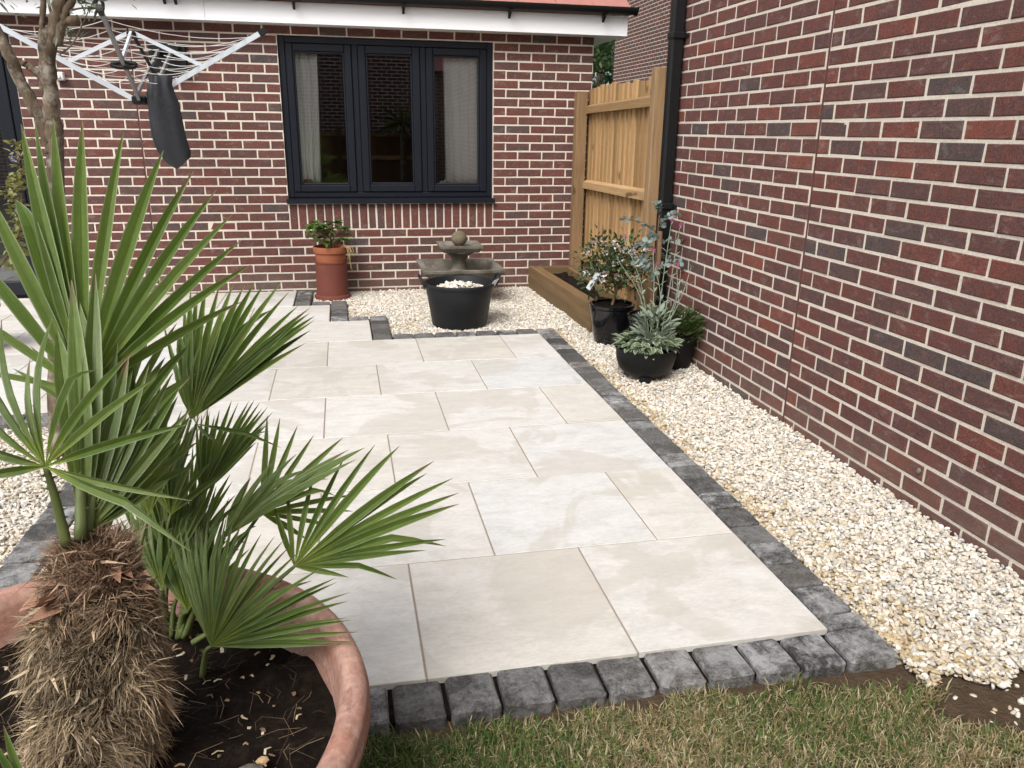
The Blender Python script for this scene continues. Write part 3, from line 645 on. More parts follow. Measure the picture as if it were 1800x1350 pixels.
def gravel_gold(p):
    x, y = p.T; e = np.clip(1-(x-1.94)/.15, 0, 1)*(y < -1.7)*(x > 0); nz = vnoise(x+20, y+20, 3.0, 3); e2 = np.clip((-4.2-y)/.8, 0, 1)*np.clip(1-(x-1.94)/.34, 0, 1)*(x > 1.9)*.8
    st = ((np.abs(x-.85) < .13) & (y < -1.2) & (y > -1.8)) | ((np.abs(x-.55) < .1) & (y > -1.15) & (y < -.6))
    return np.clip(np.maximum(e, e2)*(nz*1.5) + .5*st*nz + .02, 0, .75)
Vs, Fs, Cs, off, SMO = [], [], [], 0, []
for lay, (sp, zc) in enumerate(((.0155, -.052), (.0145, -.043), (.0165, -.034))):
    for (x0, x1, y0, y1) in ((1.94, 2.68, -5.9, -1.7), (.16, 2.7, -1.73, 0), (-1.9, -.72, -5.4, -3.24)):
        p = scatter(x0, x1, y0, y1, sp); p = p[gravel_inside(p)]; mound = .012*(vnoise(p[:, 0]+9, p[:, 1]+9, 3.2, 5)-.5) + .012*np.clip((p[:, 0]-2.45)/.15, 0, 1)*(p[:, 1] < -2)
        Z = zc + mound + rng.normal(0, .003, len(p)); P = np.c_[p, Z]; cc = pebcol(len(p), gravel_gold(p)); sz = rng.uniform(.0058, .0112, len(p))*np.where(rng.random(len(p))<.07,1.45,1)
        near = (p[:, 1] < -3.0) & (p[:, 0] > 0)
        rnd2 = rng.random(len(p)) < .45
        for msk, sub in ((near & rnd2, 2), (~(near & rnd2), 1)):
            if not msk.any(): continue
            if sub == 2 and lay == 0: sub = 1
            X, F, C_ = pebbles(P[msk], sz[msk], cc[msk], sub); Vs.append(X); Fs.append(F+off); Cs.append(C_); off += len(X); SMO.append(np.full(len(F), sub == 2))
# stray stones on the soil at the end of the strip
p = np.c_[rng.uniform(2.0, 2.6, 46), -5.76-np.abs(rng.normal(0, .09, 46))]; X, F, C_ = pebbles(np.c_[p, np.full(46, -.062)], rng.uniform(.006, .012, 46), pebcol(46, .4), 2); Vs.append(X); Fs.append(F+off); Cs.append(C_); SMO.append(np.ones(len(F), bool))
gm = npmesh('gravel', np.concatenate(Vs), np.concatenate(Fs), PEB, True, {'col': np.concatenate(Cs)}); gm.polygons.foreach_set('use_smooth', np.concatenate(SMO))
tag(link('gravel', gm), 'pale limestone gravel along the brick walls and patio', 'gravel', kind='stuff')

# ------------------------------------------------------------------ lawn and bare earth
nx, ny = 90, 60; xs = np.linspace(-3.2, 2.66, nx); yl = np.linspace(-9.5, -5.6, ny); gx, gy = np.meshgrid(xs, yl)
gz = -.046 + .016*(vnoise(gx+5, gy+5, 4, 9)-.5) + .01*(vnoise(gx+5, gy+5, 19, 10)-.5) - .014*np.clip((gx-1.4)/.5, 0, 1)
Fq = np.array([[j*nx+i, j*nx+i+1, (j+1)*nx+i+1, (j+1)*nx+i] for j in range(ny-1) for i in range(nx-1)])
tag(link('lawn', npmesh('lawn', np.c_[gx.ravel(), gy.ravel(), gz.ravel()], Fq, EARTH, True)), kind='structure')
q = MB(); q.box((1.45, -5.74, -.12), (1.96, -5.62, -.05), .02); tag(q.build('mortar_haunch', EARTH), kind='structure')
def blades(n, area, seed):
    g = np.random.default_rng(seed); x = g.uniform(area[0], area[1], n); y = g.uniform(area[2], area[3], n)
    dens = vnoise(x+3, y+3, 7, 21)*.55 + vnoise(x, y, 17, 22)*.45
    edge = np.clip((-5.655-.02*np.sin(x*23)-y)/.05, 0, 1); bare = np.clip((x-1.93-.1*(vnoise(y, y, 6, 30)-.5)*2+(y+5.9)*.28)/.1, 0, 1)
    right_gap = np.clip((x-1.35)/.4, 0, 1)*np.clip((y+5.75)/.06, 0, 1)
    keep = g.random(n) < np.clip(.45+dens*.8, 0, 1)*edge*(1-bare)*(1-right_gap); x, y, dens = x[keep], y[keep], dens[keep]; n = len(x)
    dead = np.clip(vnoise(x+40, y+40, 2.6, 41)*1.3-.25 + .5*np.clip((-5.9-y)/.5, 0, 1)*vnoise(x, y, 3.1, 43), 0, .95)
    isd = g.random(n) < dead*.75+.06; L = g.uniform(.02, .052, n)*(.7+.6*dens); wd = g.uniform(.0009, .002, n)*np.where(g.random(n) < .18, 1.6, 1); az = g.uniform(0, 2*np.pi, n); lean = np.where(isd, g.uniform(.6, 1.5, n), g.uniform(.2, 1.1, n))
    dx, dy = np.cos(az), np.sin(az); sx, sy = -dy, dx; z0 = -.05-.014*np.clip((x-1.5)/.4, 0, 1)
    out = np.zeros((n, 5, 3)); b = np.c_[x, y, z0]; sv = np.c_[sx, sy, np.zeros(n)]*wd[:, None]
    mid = b + np.c_[dx*np.sin(lean*.5)*L*.55, dy*np.sin(lean*.5)*L*.55, np.cos(lean*.5)*L*.6]; tip = mid + np.c_[dx*np.sin(lean)*L*.55, dy*np.sin(lean)*L*.55, np.cos(lean*1.1)*L*.42]
    out[:, 0] = b-sv; out[:, 1] = b+sv; out[:, 2] = mid-sv*.8; out[:, 3] = mid+sv*.8; out[:, 4] = tip
    gr = np.array([[.075,.13,.028],[.115,.17,.04],[.055,.1,.024],[.15,.19,.065]])[g.integers(0, 4, n)]; st = np.array([[.42,.34,.19],[.32,.24,.125],[.5,.43,.27],[.24,.18,.09]])[g.integers(0, 4, n)]
    c = np.where(isd[:, None], st, gr)*g.uniform(.75, 1.25, (n, 1)); i = (np.arange(n)*5)[:, None]
    T = np.concatenate([i+np.array([0,1,3]), i+np.array([0,3,2]), i+np.array([2,3,4])]); return out.reshape(-1, 3), T, np.repeat(c, 5, 0)
V1, T1, C1 = blades(120000, (.1, 2.25, -6.5, -5.64), 1); V2, T2, C2 = blades(40000, (-1.6, .1, -7.3, -5.64), 2)
tag(link('grass', npmesh('grass', np.r_[V1, V2], np.r_[T1, T2+len(V1)], GRASS, False, {'col': np.r_[C1, C2]})), 'patchy lawn of short green and straw coloured grass', 'grass', kind='stuff')

# ------------------------------------------------------------------ leaf helpers
def leaf_shape(L=1.0, Wd=.4, n=6, fold=.25, droop=.25, peak=.45, blunt=0.0, wavy=0.0):
    V, F = [], []
    for i in range(n+1):
        t = i/n; wv = Wd*.5*(math.sin(math.pi*min(1, t/peak*.5) if t < peak else math.pi*(.5+.5*(t-peak)/(1-peak))) ** (.8-.3*blunt)) if 0 < t < 1 else Wd*.03
        z = -droop*t*t*L; V += [(-wv, t*L, z+fold*wv+wavy*math.sin(i*2.1)*wv), (0, t*L, z), (wv, t*L, z+fold*wv-wavy*math.sin(i*2.1+1)*wv)]
    for i in range(n): a = 3*i; F += [[a, a+1, a+4, a+3], [a+1, a+2, a+5, a+4]]
    return V, F
def leaf_data(name, mat, **k): return mesh(name, *leaf_shape(**k), mat, True)
def orient(pos, direction, up=(0, 0, 1), scale=1.0, roll=0.0):
    y = Vector(direction).normalized(); u = Vector(up)
    if abs(y.dot(u.normalized())) > .97: u = Vector((.3, .8, .1))
    x = y.cross(u).normalized(); z = x.cross(y)
    M_ = Matrix((x, y, z)).transposed().to_4x4() @ Matrix.Rotation(roll, 4, 'Y')
    return Matrix.Translation(pos) @ M_ @ Matrix.Scale(scale, 4)
def put(name, data, parent, M_):
    o = link(name, data, parent); bpy.context.view_layer.update() if False else None
    o.matrix_world = M_ if parent is None else M_
    o.matrix_parent_inverse = Matrix.Identity(4)
    o.matrix_local = Matrix.Translation(-parent.location) @ M_ if parent is not None else M_
    return o
def leaf_mass(name, pts, dirs, size, cols, parent, kw, mat=None, kind='stuff'):
    v, f = leaf_shape(**kw); v = np.array(v); f = np.array(f); n, k = len(pts), len(v); out = np.zeros((n, k, 3))
    for i in range(n):
        M_ = np.array(orient(pts[i], dirs[i], (random.gauss(0, .5), random.gauss(0, .5), 1), size[i], random.gauss(0, .5))); out[i] = v @ M_[:3, :3].T + M_[:3, 3]
    T = (f[None]+(np.arange(n)*k)[:, None, None]).reshape(-1, 4); o = link(name, npmesh(name, out.reshape(-1, 3), T, mat or FOLI, True, {'col': np.repeat(np.array(cols), k, 0)}), parent)
    if parent is not None: o.location = -parent.location
    return tag(o, kind=kind)
def tube_obj(name, pts, rad, mat, parent, n=7, **k):
    b = MB(); b.tube(pts, rad, n, **k); o = b.build(name, mat, parent, True)
    if parent is not None: o.location = -parent.location
    return o
def rel(o, parent): o.location = -parent.location; return o
def curve(pts, n=8):                     # smooth polyline through points
    P = [Vector(p) for p in pts]; P = [2*P[0]-P[1]]+P+[2*P[-1]-P[-2]]; out = []
    for i in range(1, len(P)-2):
        for k in range(n):
            t = k/n; out.append(.5*((2*P[i])+(P[i+1]-P[i-1])*t+(2*P[i-1]-5*P[i]+4*P[i+1]-P[i+2])*t*t+(3*P[i]-P[i-1]-3*P[i+1]+P[i+2])*t**3))
    out.append(P[-2]); return out
def soil_disc(r, c, z, mat=SOIL, bumpy=.012, n=28, rings=7, seed=0):
    V, F = [(c[0], c[1], z+.01)], []; g_ = random.Random(seed)
    for i in range(1, rings+1):
        for k in range(n): th = 2*math.pi*k/n; rr = r*i/rings; V.append((c[0]+rr*math.cos(th), c[1]+rr*math.sin(th), z+g_.uniform(-bumpy, bumpy)*(i < rings)))
    for k in range(n): F.append([0, 1+k, 1+(k+1) % n])
    for i in range(rings-1):
        for k in range(n): a = 1+i*n; F.append([a+k, a+n+k, a+n+(k+1) % n, a+(k+1) % n])
    return mesh('soil', V, F, mat, True)

# ------------------------------------------------------------------ raised bed of sleepers
bed = tag(empty('raised_bed', (2.35, -.9, 0)), 'low oak sleeper raised bed of dark soil below the fence', 'planter')
H0, H1, TH = -.08, .17, .095
bx0, bx1 = 2.14, 2.2
q = MB(); q.add([(bx0,-.03,H0),(bx1,-1.82,H0),(bx1+TH,-1.82,H0),(bx0+TH,-.03,H0),(bx0,-.03,H1),(bx1,-1.82,H1),(bx1+TH,-1.82,H1),(bx0+TH,-.03,H1)], [[3,2,1,0],[4,5,6,7],[0,1,5,4],[1,2,6,5],[2,3,7,6],[3,0,4,7]]); rel(q.build('sleeper', SLEEP, bed), bed)
q = MB(); q.box((2.49, -1.82, H0), (2.528, -.13, H1-.004), .004); q.box((bx1+TH+.002, -1.82, H0), (2.488, -1.73, H1-.003), .004); rel(q.build('sleeper', SLEEPX, bed), bed)
q = MB(); q.box((bx0+TH+.002, -.11, H0), (2.525, -.03, H1-.002), .004); rel(q.build('sleeper', SLEEPX, bed), bed)
gx, gy = np.meshgrid(np.linspace(2.22, 2.5, 16), np.linspace(-1.74, -.1, 60)); gz = .105+.04*(vnoise(gx+3, gy+3, 14, 3)-.5)+.03*(vnoise(gx, gy, 34, 4)-.5)
rel(link('soil', npmesh('soil', np.c_[gx.ravel(), gy.ravel(), gz.ravel()], np.array([[j*16+i, j*16+i+1, (j+1)*16+i+1, (j+1)*16+i] for j in range(59) for i in range(15)]), SOIL, True), bed), bed)

# ------------------------------------------------------------------ black tub of stones, fountain, chimney pot
def pot(name, label, prof, c, mat, soil_z, soil_r, cat='pot', n=56, soil=True):
    o = empty(name, (c[0], c[1], prof[0][1])); tag(o, label, cat)
    b = MB(); b.lathe([(0.001, prof[0][1])]+prof, n, c); body = rel(smooth_by_angle(b.build('body', mat, o), 40), o); body.location = -o.location
    if soil:
        s_ = link('soil', soil_disc(soil_r, c, soil_z), o); s_.location = -o.location
    return o
TC = (1.285, -1.42)
tub = pot('plastic_tub', 'black plastic tub heaped with white stones on the gravel', [(.2,-.035),(.205,-.03),(.252,.26),(.254,.272),(.268,.275),(.27,.29),(.262,.297),(.25,.296),(.245,.28),(.2,.1),(.0,.1)], TC, TUBP, .2, .2, 'tub', soil=False)
for sgn in (-1, 1):
    b = MB(); cx_ = TC[0]+sgn*.262
    pts = curve([(cx_, TC[1]-.075, .272), (cx_+sgn*.03, TC[1]-.055, .33), (cx_+sgn*.035, TC[1], .345), (cx_+sgn*.03, TC[1]+.055, .33), (cx_, TC[1]+.075, .272)], 6); b.tube(pts, .012, 8); rel(b.build('handle', TUBP, tub, True), tub)
b = MB(); b.add([(TC[0]+.2, TC[1]-.13, .262), (TC[0]+.25, TC[1]-.1, .272), (TC[0]+.285, TC[1]-.1, .33), (TC[0]+.245, TC[1]-.13, .32)], [[0,1,2,3]]); o = b.build('paper_label', SOFF, tub); rel(o, tub); o.modifiers.new('s', 'SOLIDIFY').thickness = .002
n = 420; rr = .225*np.sqrt(rng.random(n)); th = rng.random(n)*6.283; P = np.c_[TC[0]+rr*np.cos(th), TC[1]+rr*np.sin(th), .205+.075*(1-(rr/.235)**2)+rng.normal(0, .006, n)]
X, F, C_ = pebbles(P, rng.uniform(.012, .02, n), np.clip(pebcol(n, .02)*1.12, 0, .85), 1); tag(link('white_stones', npmesh('white_stones', X, F, PEB, True, {'col': C_})), 'heap of white stones inside the black plastic tub', 'stones', kind='stuff')
b = MB(); b.lathe([(0, .2), (.23, .2)], 24, TC); b.build('fill', SOIL, tub).location = -tub.location

FX, FY = 1.42, -.48
fo = tag(empty('stone_fountain', (FX, FY, -.04)), 'weathered square stone fountain with a ball on top by the wall', 'fountain')
def frustum(mb, w0, w1, z0, z1, d0=None, d1=None):
    d0 = d0 or w0; d1 = d1 or w1; V = [(FX+s*w0/2, FY+t*d0/2, z0) for s, t in ((-1,-1),(1,-1),(1,1),(-1,1))]+[(FX+s*w1/2, FY+t*d1/2, z1) for s, t in ((-1,-1),(1,-1),(1,1),(-1,1))]
    mb.add(V, [[0,1,5,4],[1,2,6,5],[2,3,7,6],[3,0,4,7]])
def basin(name, w0, w1, z0, z1, t, depth):
    b = MB(); frustum(b, w0, w1, z0, z1-.02); frustum(b, w1, w1+.006, z1-.02, z1); frustum(b, w1+.006, w1-2*t, z1, z1+.0005); frustum(b, w1-2*t, w1-2*t-.08, z1+.0005, z1-depth)
    a = (w1-2*t-.08)/2; b.add([(FX-a, FY-a, z1-depth), (FX+a, FY-a, z1-depth), (FX+a, FY+a, z1-depth), (FX-a, FY+a, z1-depth)], [[0,1,2,3]]); return rel(b.build(name, STONE, fo), fo)
b = MB(); frustum(b, .3, .26, -.06, .05); frustum(b, .26, .34, .05, .13); rel(b.build('pedestal', STONE, fo), fo)
basin('basin', .44, .68, .13, .27, .045, .1)
b = MB(); b.lathe([(.12,.165),(.1,.2),(.062,.24),(.058,.31),(.075,.345),(.115,.37),(.15,.385),(.15,.392)], 28, (FX, FY)); rel(smooth_by_angle(b.build('stem', STONE, fo)), fo)
basin('upper_bowl', .3, .355, .392, .45, .03, .022)
b = MB(); V, F = ico(4); b.add([(FX+.066*x, FY+.066*y, .493+.066*z) for x, y, z in V], F.tolist()); rel(b.build('ball', plain('ball_stone', (.14,.115,.075), .9, .3, 20, .4), fo, True), fo)

CC = (.335, -.235)
ch = tag(empty('chimney_pot', (CC[0], CC[1], -.04)), 'tall dark red clay chimney pot standing by the wall', 'chimney pot')
b = MB(); b.lathe([(.155,-.045),(.158,-.02),(.15,-.005),(.138,.0),(.135,.03),(.134,.27),(.139,.275),(.139,.285),(.128,.287),(.118,.28),(.115,.1)], 48, CC); rel(smooth_by_angle(b.build('body', CHIM, ch)), ch)
fp = tag(empty('terracotta_pot', (CC[0], CC[1], .28)), 'orange clay flower pot sitting in the chimney pot', 'pot')
b = MB(); b.lathe([(.1,.12),(.127,.3),(.13,.36),(.143,.362),(.147,.4),(.143,.412),(.134,.412),(.128,.36)], 48, CC); rel(smooth_by_angle(b.build('body', CHIM2, fp)), fp); o = link('soil', soil_disc(.128, CC, .375), fp); o.location = -fp.location
LEAFG = leaf_mat('green_leaf', (.06,.12,.022), (.12,.2,.045), .5, .3)
gp = tag(empty('leafy_plant', (CC[0], CC[1], .375)), 'bushy bright green leafy plant in the clay pot under the window', 'plant')
lm = [leaf_data('leaf', LEAFG, L=1, Wd=.62, fold=.35, droop=.35, peak=.42, wavy=.12) for _ in range(2)]
rr_ = random.Random(5)
for k in range(22):
    az = rr_.uniform(0, 6.28); ln = rr_.uniform(.08, .2); hh = rr_.uniform(.07, .24); tip = Vector((CC[0]+math.cos(az)*ln*.75, CC[1]+math.sin(az)*ln*.6, .375+hh))
    tube_obj('stem', curve([(CC[0]+math.cos(az)*.02, CC[1]+math.sin(az)*.02, .37), (CC[0]+math.cos(az)*ln*.3, CC[1]+math.sin(az)*ln*.25, .375+hh*.6), tip], 4), [.004]*8+[.0025], STEM, gp, 5)
    for j in range(rr_.choice((3, 4, 5))):
        a2 = az+rr_.uniform(-2.2, 2.2); put('leaf', rr_.choice(lm), gp, orient(tip, (math.cos(a2), math.sin(a2), rr_.uniform(-.1, .55)), (0, 0, 1), rr_.uniform(.065, .115), rr_.gauss(0, .3)))
for k in range(7):
    az = -.3+rr_.uniform(-.5, .4); tube_obj('dry_stalk', curve([(CC[0]+.08, CC[1]-.06, .4), (CC[0]+.13+.05*k/7, CC[1]-.12, .41+rr_.uniform(-.02, .03)), (CC[0]+.13+.09*rr_.random(), CC[1]-.15, .3+rr_.uniform(-.1, .08))], 4), .0018, plain('straw', (.45,.33,.16), .8, .2, 20, 0) if k == 0 else bpy.data.materials['straw'], gp, 4)

# ------------------------------------------------------------------ pots on the right
P1 = (2.262, -2.09)
p1 = pot('glazed_pot', 'tall glossy black glazed pot in front of the raised bed', [(.108,-.05),(.112,-.045),(.135,.1),(.152,.2),(.15,.215),(.157,.22),(.158,.24),(.15,.246),(.14,.243),(.138,.215)], P1, GLAZE, .222, .139)
P2 = (2.2, -2.93)
p2 = tag(empty('bowl_planter', (P2[0], P2[1], -.05)), 'low wide black plastic bowl planter on short feet', 'pot')
b = MB(); b.lathe([(.001,-.008),(.11,-.01),(.125,-.004),(.16,.03),(.178,.09),(.181,.145),(.187,.147),(.187,.156),(.178,.156),(.172,.12)], 56, P2); rel(smooth_by_angle(b.build('body', BLACKP, p2)), p2)
for k in range(3):
    a = -1.9+k*2.09; b = MB(); cx_, cy_ = P2[0]+.105*math.cos(a), P2[1]+.105*math.sin(a); b.box((cx_-.03, cy_-.028, -.055), (cx_+.03, cy_+.028, .0), .006); rel(b.build('foot', BLACKP, p2), p2)
o = link('soil', soil_disc(.175, P2, .125), p2); o.location = -p2.location
P3 = (2.42, -2.42)
p3 = pot('ribbed_pot', 'black pot half hidden behind the low bowl planter', [(.1,-.05),(.135,.12),(.148,.19),(.146,.2),(.155,.205),(.156,.228),(.148,.233),(.14,.23),(.138,.205)], P3, GLAZE, .21, .139)
P4 = (2.475, -2.76)
p4 = pot('round_pot', 'small black pot squeezed against the brick wall', [(.085,-.05),(.11,.14),(.114,.19),(.104,.192),(.1,.17)], P4, BLACKP, .17, .1)

# white flowered shrub in the glazed pot
sh = tag(empty('flowering_shrub', (P1[0], P1[1], .22)), 'dark leaved shrub with white flower clusters in the glossy pot', 'shrub')
r5 = random.Random(9); tips = []
base = Vector((P1[0], P1[1], .22))
trunk = curve([base, base+Vector((.02, .0, .09)), base+Vector((.035, .01, .2)), base+Vector((.0, .01, .32))], 5); tube_obj('stem', trunk, [.011]*6+[.009]*5+[.007]*5, STEM, sh, 6)
for k in range(24):
    s0 = trunk[r5.randrange(4, len(trunk))]; az = r5.uniform(0, 6.28); e = base+Vector((.0+r5.uniform(-.17, .2), r5.uniform(-.1, .12), r5.uniform(.2, .41))); tips.append(e)
    tube_obj('branch', curve([s0, (s0+e)/2+Vector((0, 0, -.03)), e], 4), [.005]*4+[.003]*4+[.002], STEM, sh, 5)
pts, dirs, sz, cl = [], [], [], []
for k in range(1050):
    e = r5.choice(tips); u = Vector((r5.gauss(0, .055), r5.gauss(0, .05), r5.gauss(0, .05))); pts.append(e+u); dirs.append((u.normalized()+Vector((r5.gauss(0, .4), r5.gauss(0, .4), .15))).normalized()); sz.append(r5.uniform(.025, .045)); b_ = r5.random()
    cl.append([.022+.03*b_, .045+.05*b_, .015+.012*b_])
for k in range(40):                       # small leaves on the low side shoot
    e = base+Vector((-.17+r5.gauss(0, .03), .05, .17+r5.gauss(0, .03))); pts.append(e); dirs.append((r5.gauss(0, 1), r5.gauss(0, 1), r5.gauss(0, .5))); sz.append(.04); cl.append([.06,.1,.03])
leaf_mass('foliage', pts, dirs, sz, cl, sh, dict(L=1, Wd=.5, n=4, fold=.3, droop=.2))
FLW = leaf_mat('white_petal', (.62,.56,.54), (.78,.75,.72), .6, .2); FLM = leaf_mat('magenta_petal', (.42,.03,.2), (.55,.08,.32), .6, .2)
def flower_mesh(mat, n=14, r=.022, seed=1):
    g_ = random.Random(seed); V, F = [], []
    for k in range(n):
        d = Vector((g_.gauss(0, 1), g_.gauss(0, 1), g_.gauss(.3, .7))).normalized(); v, f = leaf_shape(L=.014, Wd=.014, n=2, fold=.2, droop=.2, peak=.55); M_ = orient(d*r*g_.uniform(.4, 1), d+Vector((g_.gauss(0, .8), g_.gauss(0, .8), 0)), (g_.random(), g_.random(), 1)); b_ = len(V); V += [tuple(M_ @ Vector(q_)) for q_ in v]; F += [[i+b_ for i in ff] for ff in f]
    return mesh('flower', V, F, mat, True)
fm = [flower_mesh(FLW, 26, .019, s_) for s_ in (1, 2, 3)]
for k in range(30):
    e = tips[k % len(tips)]+Vector((r5.gauss(0, .035), -.02+r5.gauss(0, .03), .03+r5.gauss(0, .025))); put('flower', r5.choice(fm), sh, orient(e, (r5.gauss(0, 1), -.5, .5), (0, 0, 1), r5.uniform(.9, 1.3)))
put('flower', fm[0], sh, orient(base+Vector((-.2, .05, .2)), (0, -1, .2), (0, 0, 1), .9))
# plant label tied to the shrub
b = MB(); a = Vector((2.06, -2.16, .36)); d = Vector((.075, .02, .105)); sdv = Vector((.013, -.004, -.0095)); b.add([a-sdv, a+sdv, a+d+sdv, a+d-sdv, a-sdv+Vector((0,.0015,0)), a+sdv+Vector((0,.0015,0)), a+d+sdv+Vector((0,.0015,0)), a+d-sdv+Vector((0,.0015,0))], [[0,1,2,3],[7,6,5,4],[0,4,5,1],[1,5,6,2],[2,6,7,3],[3,7,4,0]])
tag(b.build('plant_tag', plain('tag_plastic', (.55,.58,.6), .4, .05, 20, 0)), 'white plastic tag hanging on the flowering shrub', 'tag')

# eucalyptus with a stake, in the pot behind
EUL = leaf_mat('eucalyptus_leaf', (.14,.19,.17), (.24,.3,.28), .55, .15)
eu = tag(empty('eucalyptus', (P3[0], P3[1], .21)), 'young eucalyptus with round blue grey leaves beside the downpipe', 'shrub')
eb = Vector((P3[0]-.02, P3[1]-.02, .2)); mainp = curve([eb, eb+Vector((.015, 0, .25)), eb+Vector((.02, .0, .5)), eb+Vector((.03, .01, .68))], 6); tube_obj('stake', [eb+Vector((.005, -.02, 0)), eb+Vector((.035, -.02, .3)), eb+Vector((.03, -.02, .58))], [.018, .017, .016], STEM, eu, 8)
tube_obj('stem', mainp, [.007]*10+[.004]*9, STEM, eu, 6)
el = leaf_data('leaf', EUL, L=1, Wd=.85, fold=.15, droop=.1, peak=.5, blunt=1)
shoots = [(mainp[-1], Vector((-.03, -.02, .07))), (mainp[14], Vector((-.25, -.05, .1))), (mainp[12], Vector((.2, -.08, .02))), (mainp[9], Vector((-.16, -.06, .02))), (mainp[15], Vector((.09, -.06, .1))), (mainp[10], Vector((.14, -.1, -.06))), (mainp[13], Vector((-.1, -.1, .0))), (mainp[7], Vector((-.12, -.1, .1))), (mainp[8], Vector((.12, -.12, .06))), (mainp[6], Vector((-.05, -.14, .08))), (mainp[11], Vector((-.18, -.08, .04)))]
for s0, d in shoots:
    e = s0+d; tube_obj('shoot', curve([s0, s0+d*.5+Vector((0, 0, .02)), e], 4), .003, STEM, eu, 5)
    for j in range(9):
        t = .15+.85*j/8; p_ = s0+d*t+Vector((0, 0, .02*math.sin(math.pi*t))); pv = d.normalized().cross(Vector((r5.gauss(0, 1), r5.gauss(0, 1), r5.gauss(0, 1)))).normalized()
        for sg in (1, -1): put('leaf', el, eu, orient(p_, pv*sg+d.normalized()*.5, (r5.gauss(0, .4), r5.gauss(0, .4), 1), r5.uniform(.024, .04), r5.gauss(0, .5)))
# pale rosettes
SEM = leaf_mat('rosette_leaf', (.2,.25,.2), (.33,.38,.33), .6, .1); rl = leaf_data('leaf', SEM, L=1, Wd=.3, fold=.3, droop=-.2)
ro = tag(empty('succulent', (P3[0]-.06, P3[1]-.06, .22)), 'pale grey spiky succulent at the rim of the hidden pot', 'plant')
for cx_, cy_ in ((-.09, -.06), (-.03, -.09), (-.06, -.02)):
    for j in range(14): a = j*2.4; put('leaf', rl, ro, orient(Vector((P3[0]+cx_, P3[1]+cy_, .215)), (math.cos(a), math.sin(a), .5+.06*j), (0, 0, 1), .055))
# feathery herb against the wall
hb = tag(empty('feathery_herb', (P4[0], P4[1], .17)), 'feathery dark green herb against the brick wall', 'plant')
pts, dirs, sz, cl = [], [], [], []
for k in range(1300):
    a, rr2 = r5.uniform(0, 6.28), .12*r5.random()**.5; hz = r5.uniform(.0, .2)*(1-rr2*2.4); pts.append(Vector((min(P4[0]+rr2*math.cos(a), 2.57), P4[1]+rr2*math.sin(a)*1.3, .15+hz))); dirs.append((math.cos(a)+r5.gauss(0, .4), math.sin(a)+r5.gauss(0, .4), .7)); sz.append(r5.uniform(.03, .07)); b_ = r5.random(); cl.append([.045+.03*b_, .07+.045*b_, .022])
leaf_mass('foliage', pts, dirs, sz, cl, hb, dict(L=1, Wd=.16, n=3, fold=.2, droop=.2))
# rose campion and lamb's ear leaves in the bowl
GREY = leaf_mat('felted_leaf', (.2,.25,.17), (.3,.34,.27), .85, .2, .1); VAR = leaf_mat('variegated_leaf', (.1,.16,.075), (.18,.24,.12), .7, .25, .2); EDGE = leaf_mat('cream_leaf_edge', (.42,.46,.34), (.5,.53,.42), .7, .2, .2)
rc = tag(empty('rose_campion', (P2[0], P2[1], .12)), 'silver grey rose campion with magenta flowers in the bowl planter', 'plant')
gl = [leaf_data('leaf', GREY, L=1, Wd=.4, fold=.3, droop=.3, peak=.5, wavy=.05), leaf_data('leaf', GREY, L=1, Wd=.32, fold=.4, droop=.15, peak=.55)]
for k in range(130):
    a = r5.uniform(0, 6.28); rr2 = r5.uniform(.02, .13); z_ = .14+r5.uniform(0, .3)*(1-rr2*4); put('leaf', r5.choice(gl), rc, orient(Vector((P2[0]+.05+rr2*math.cos(a)*.9, P2[1]+rr2*math.sin(a)*.8, z_)), (math.cos(a), math.sin(a), r5.uniform(.3, 1.6)), (0, 0, 1), r5.uniform(.045, .08), r5.gauss(0, .5)))
mf = flower_mesh(FLM, 12, .013, 4)
bud = leaf_data('bud', GREY, L=1, Wd=.35, fold=.8, droop=0, peak=.35)
stems = [((.02, 0), (1085, 455), -.05, 0), ((.0, .02), (1118, 490), 0, 0), ((.03, .03), (1148, 445), .1, 1), ((.05, .0), (1152, 470), .1, 1), ((.06, .02), (1180, 392), .15, 1), ((.08, .0), (1195, 400), .12, 1), ((.08, -.01), (1195, 495), -.03, 0), ((.06, .02), (1190, 470), .1, 1), ((.03, .0), (1097, 420), .05, 1), ((.07, .02), (1215, 470), .12, 0)]
for (ox, oy), (u, v), dd, fl in stems:
    s0 = Vector((P2[0]+ox, P2[1]+oy, .14)); dep = px(s0)[2]; e = at(u, v, dep+dd); mid = (s0*.45+e*.55)+Vector((.02+r5.gauss(0, .02), r5.gauss(0, .02), .02)); st = curve([s0, mid, e], 5); tube_obj('stem', st, [.0036]*5+[.0026]*5+[.002], GREY, rc, 5)
    for t in (3, 5, 7):
        for sg in (1, -1): put('leaf', gl[1], rc, orient(st[t], (sg*.8, r5.gauss(0, .6), .9), (0, 0, 1), r5.uniform(.03, .06)))
    put('bud', bud, rc, orient(e-Vector((0, 0, .008)), (r5.gauss(0, .2), 0, 1), (1, 0, 0), .032))
    if fl: put('flower', mf, rc, orient(e+Vector((0, -.004, .018)), (0, -.4, .9), (1, 0, 0), r5.uniform(.7, 1.0)))
ho = tag(empty('variegated_hosta', (P2[0], P2[1], .12)), 'cream edged green leaves spilling over the bowl planter rim', 'plant')
hl = []
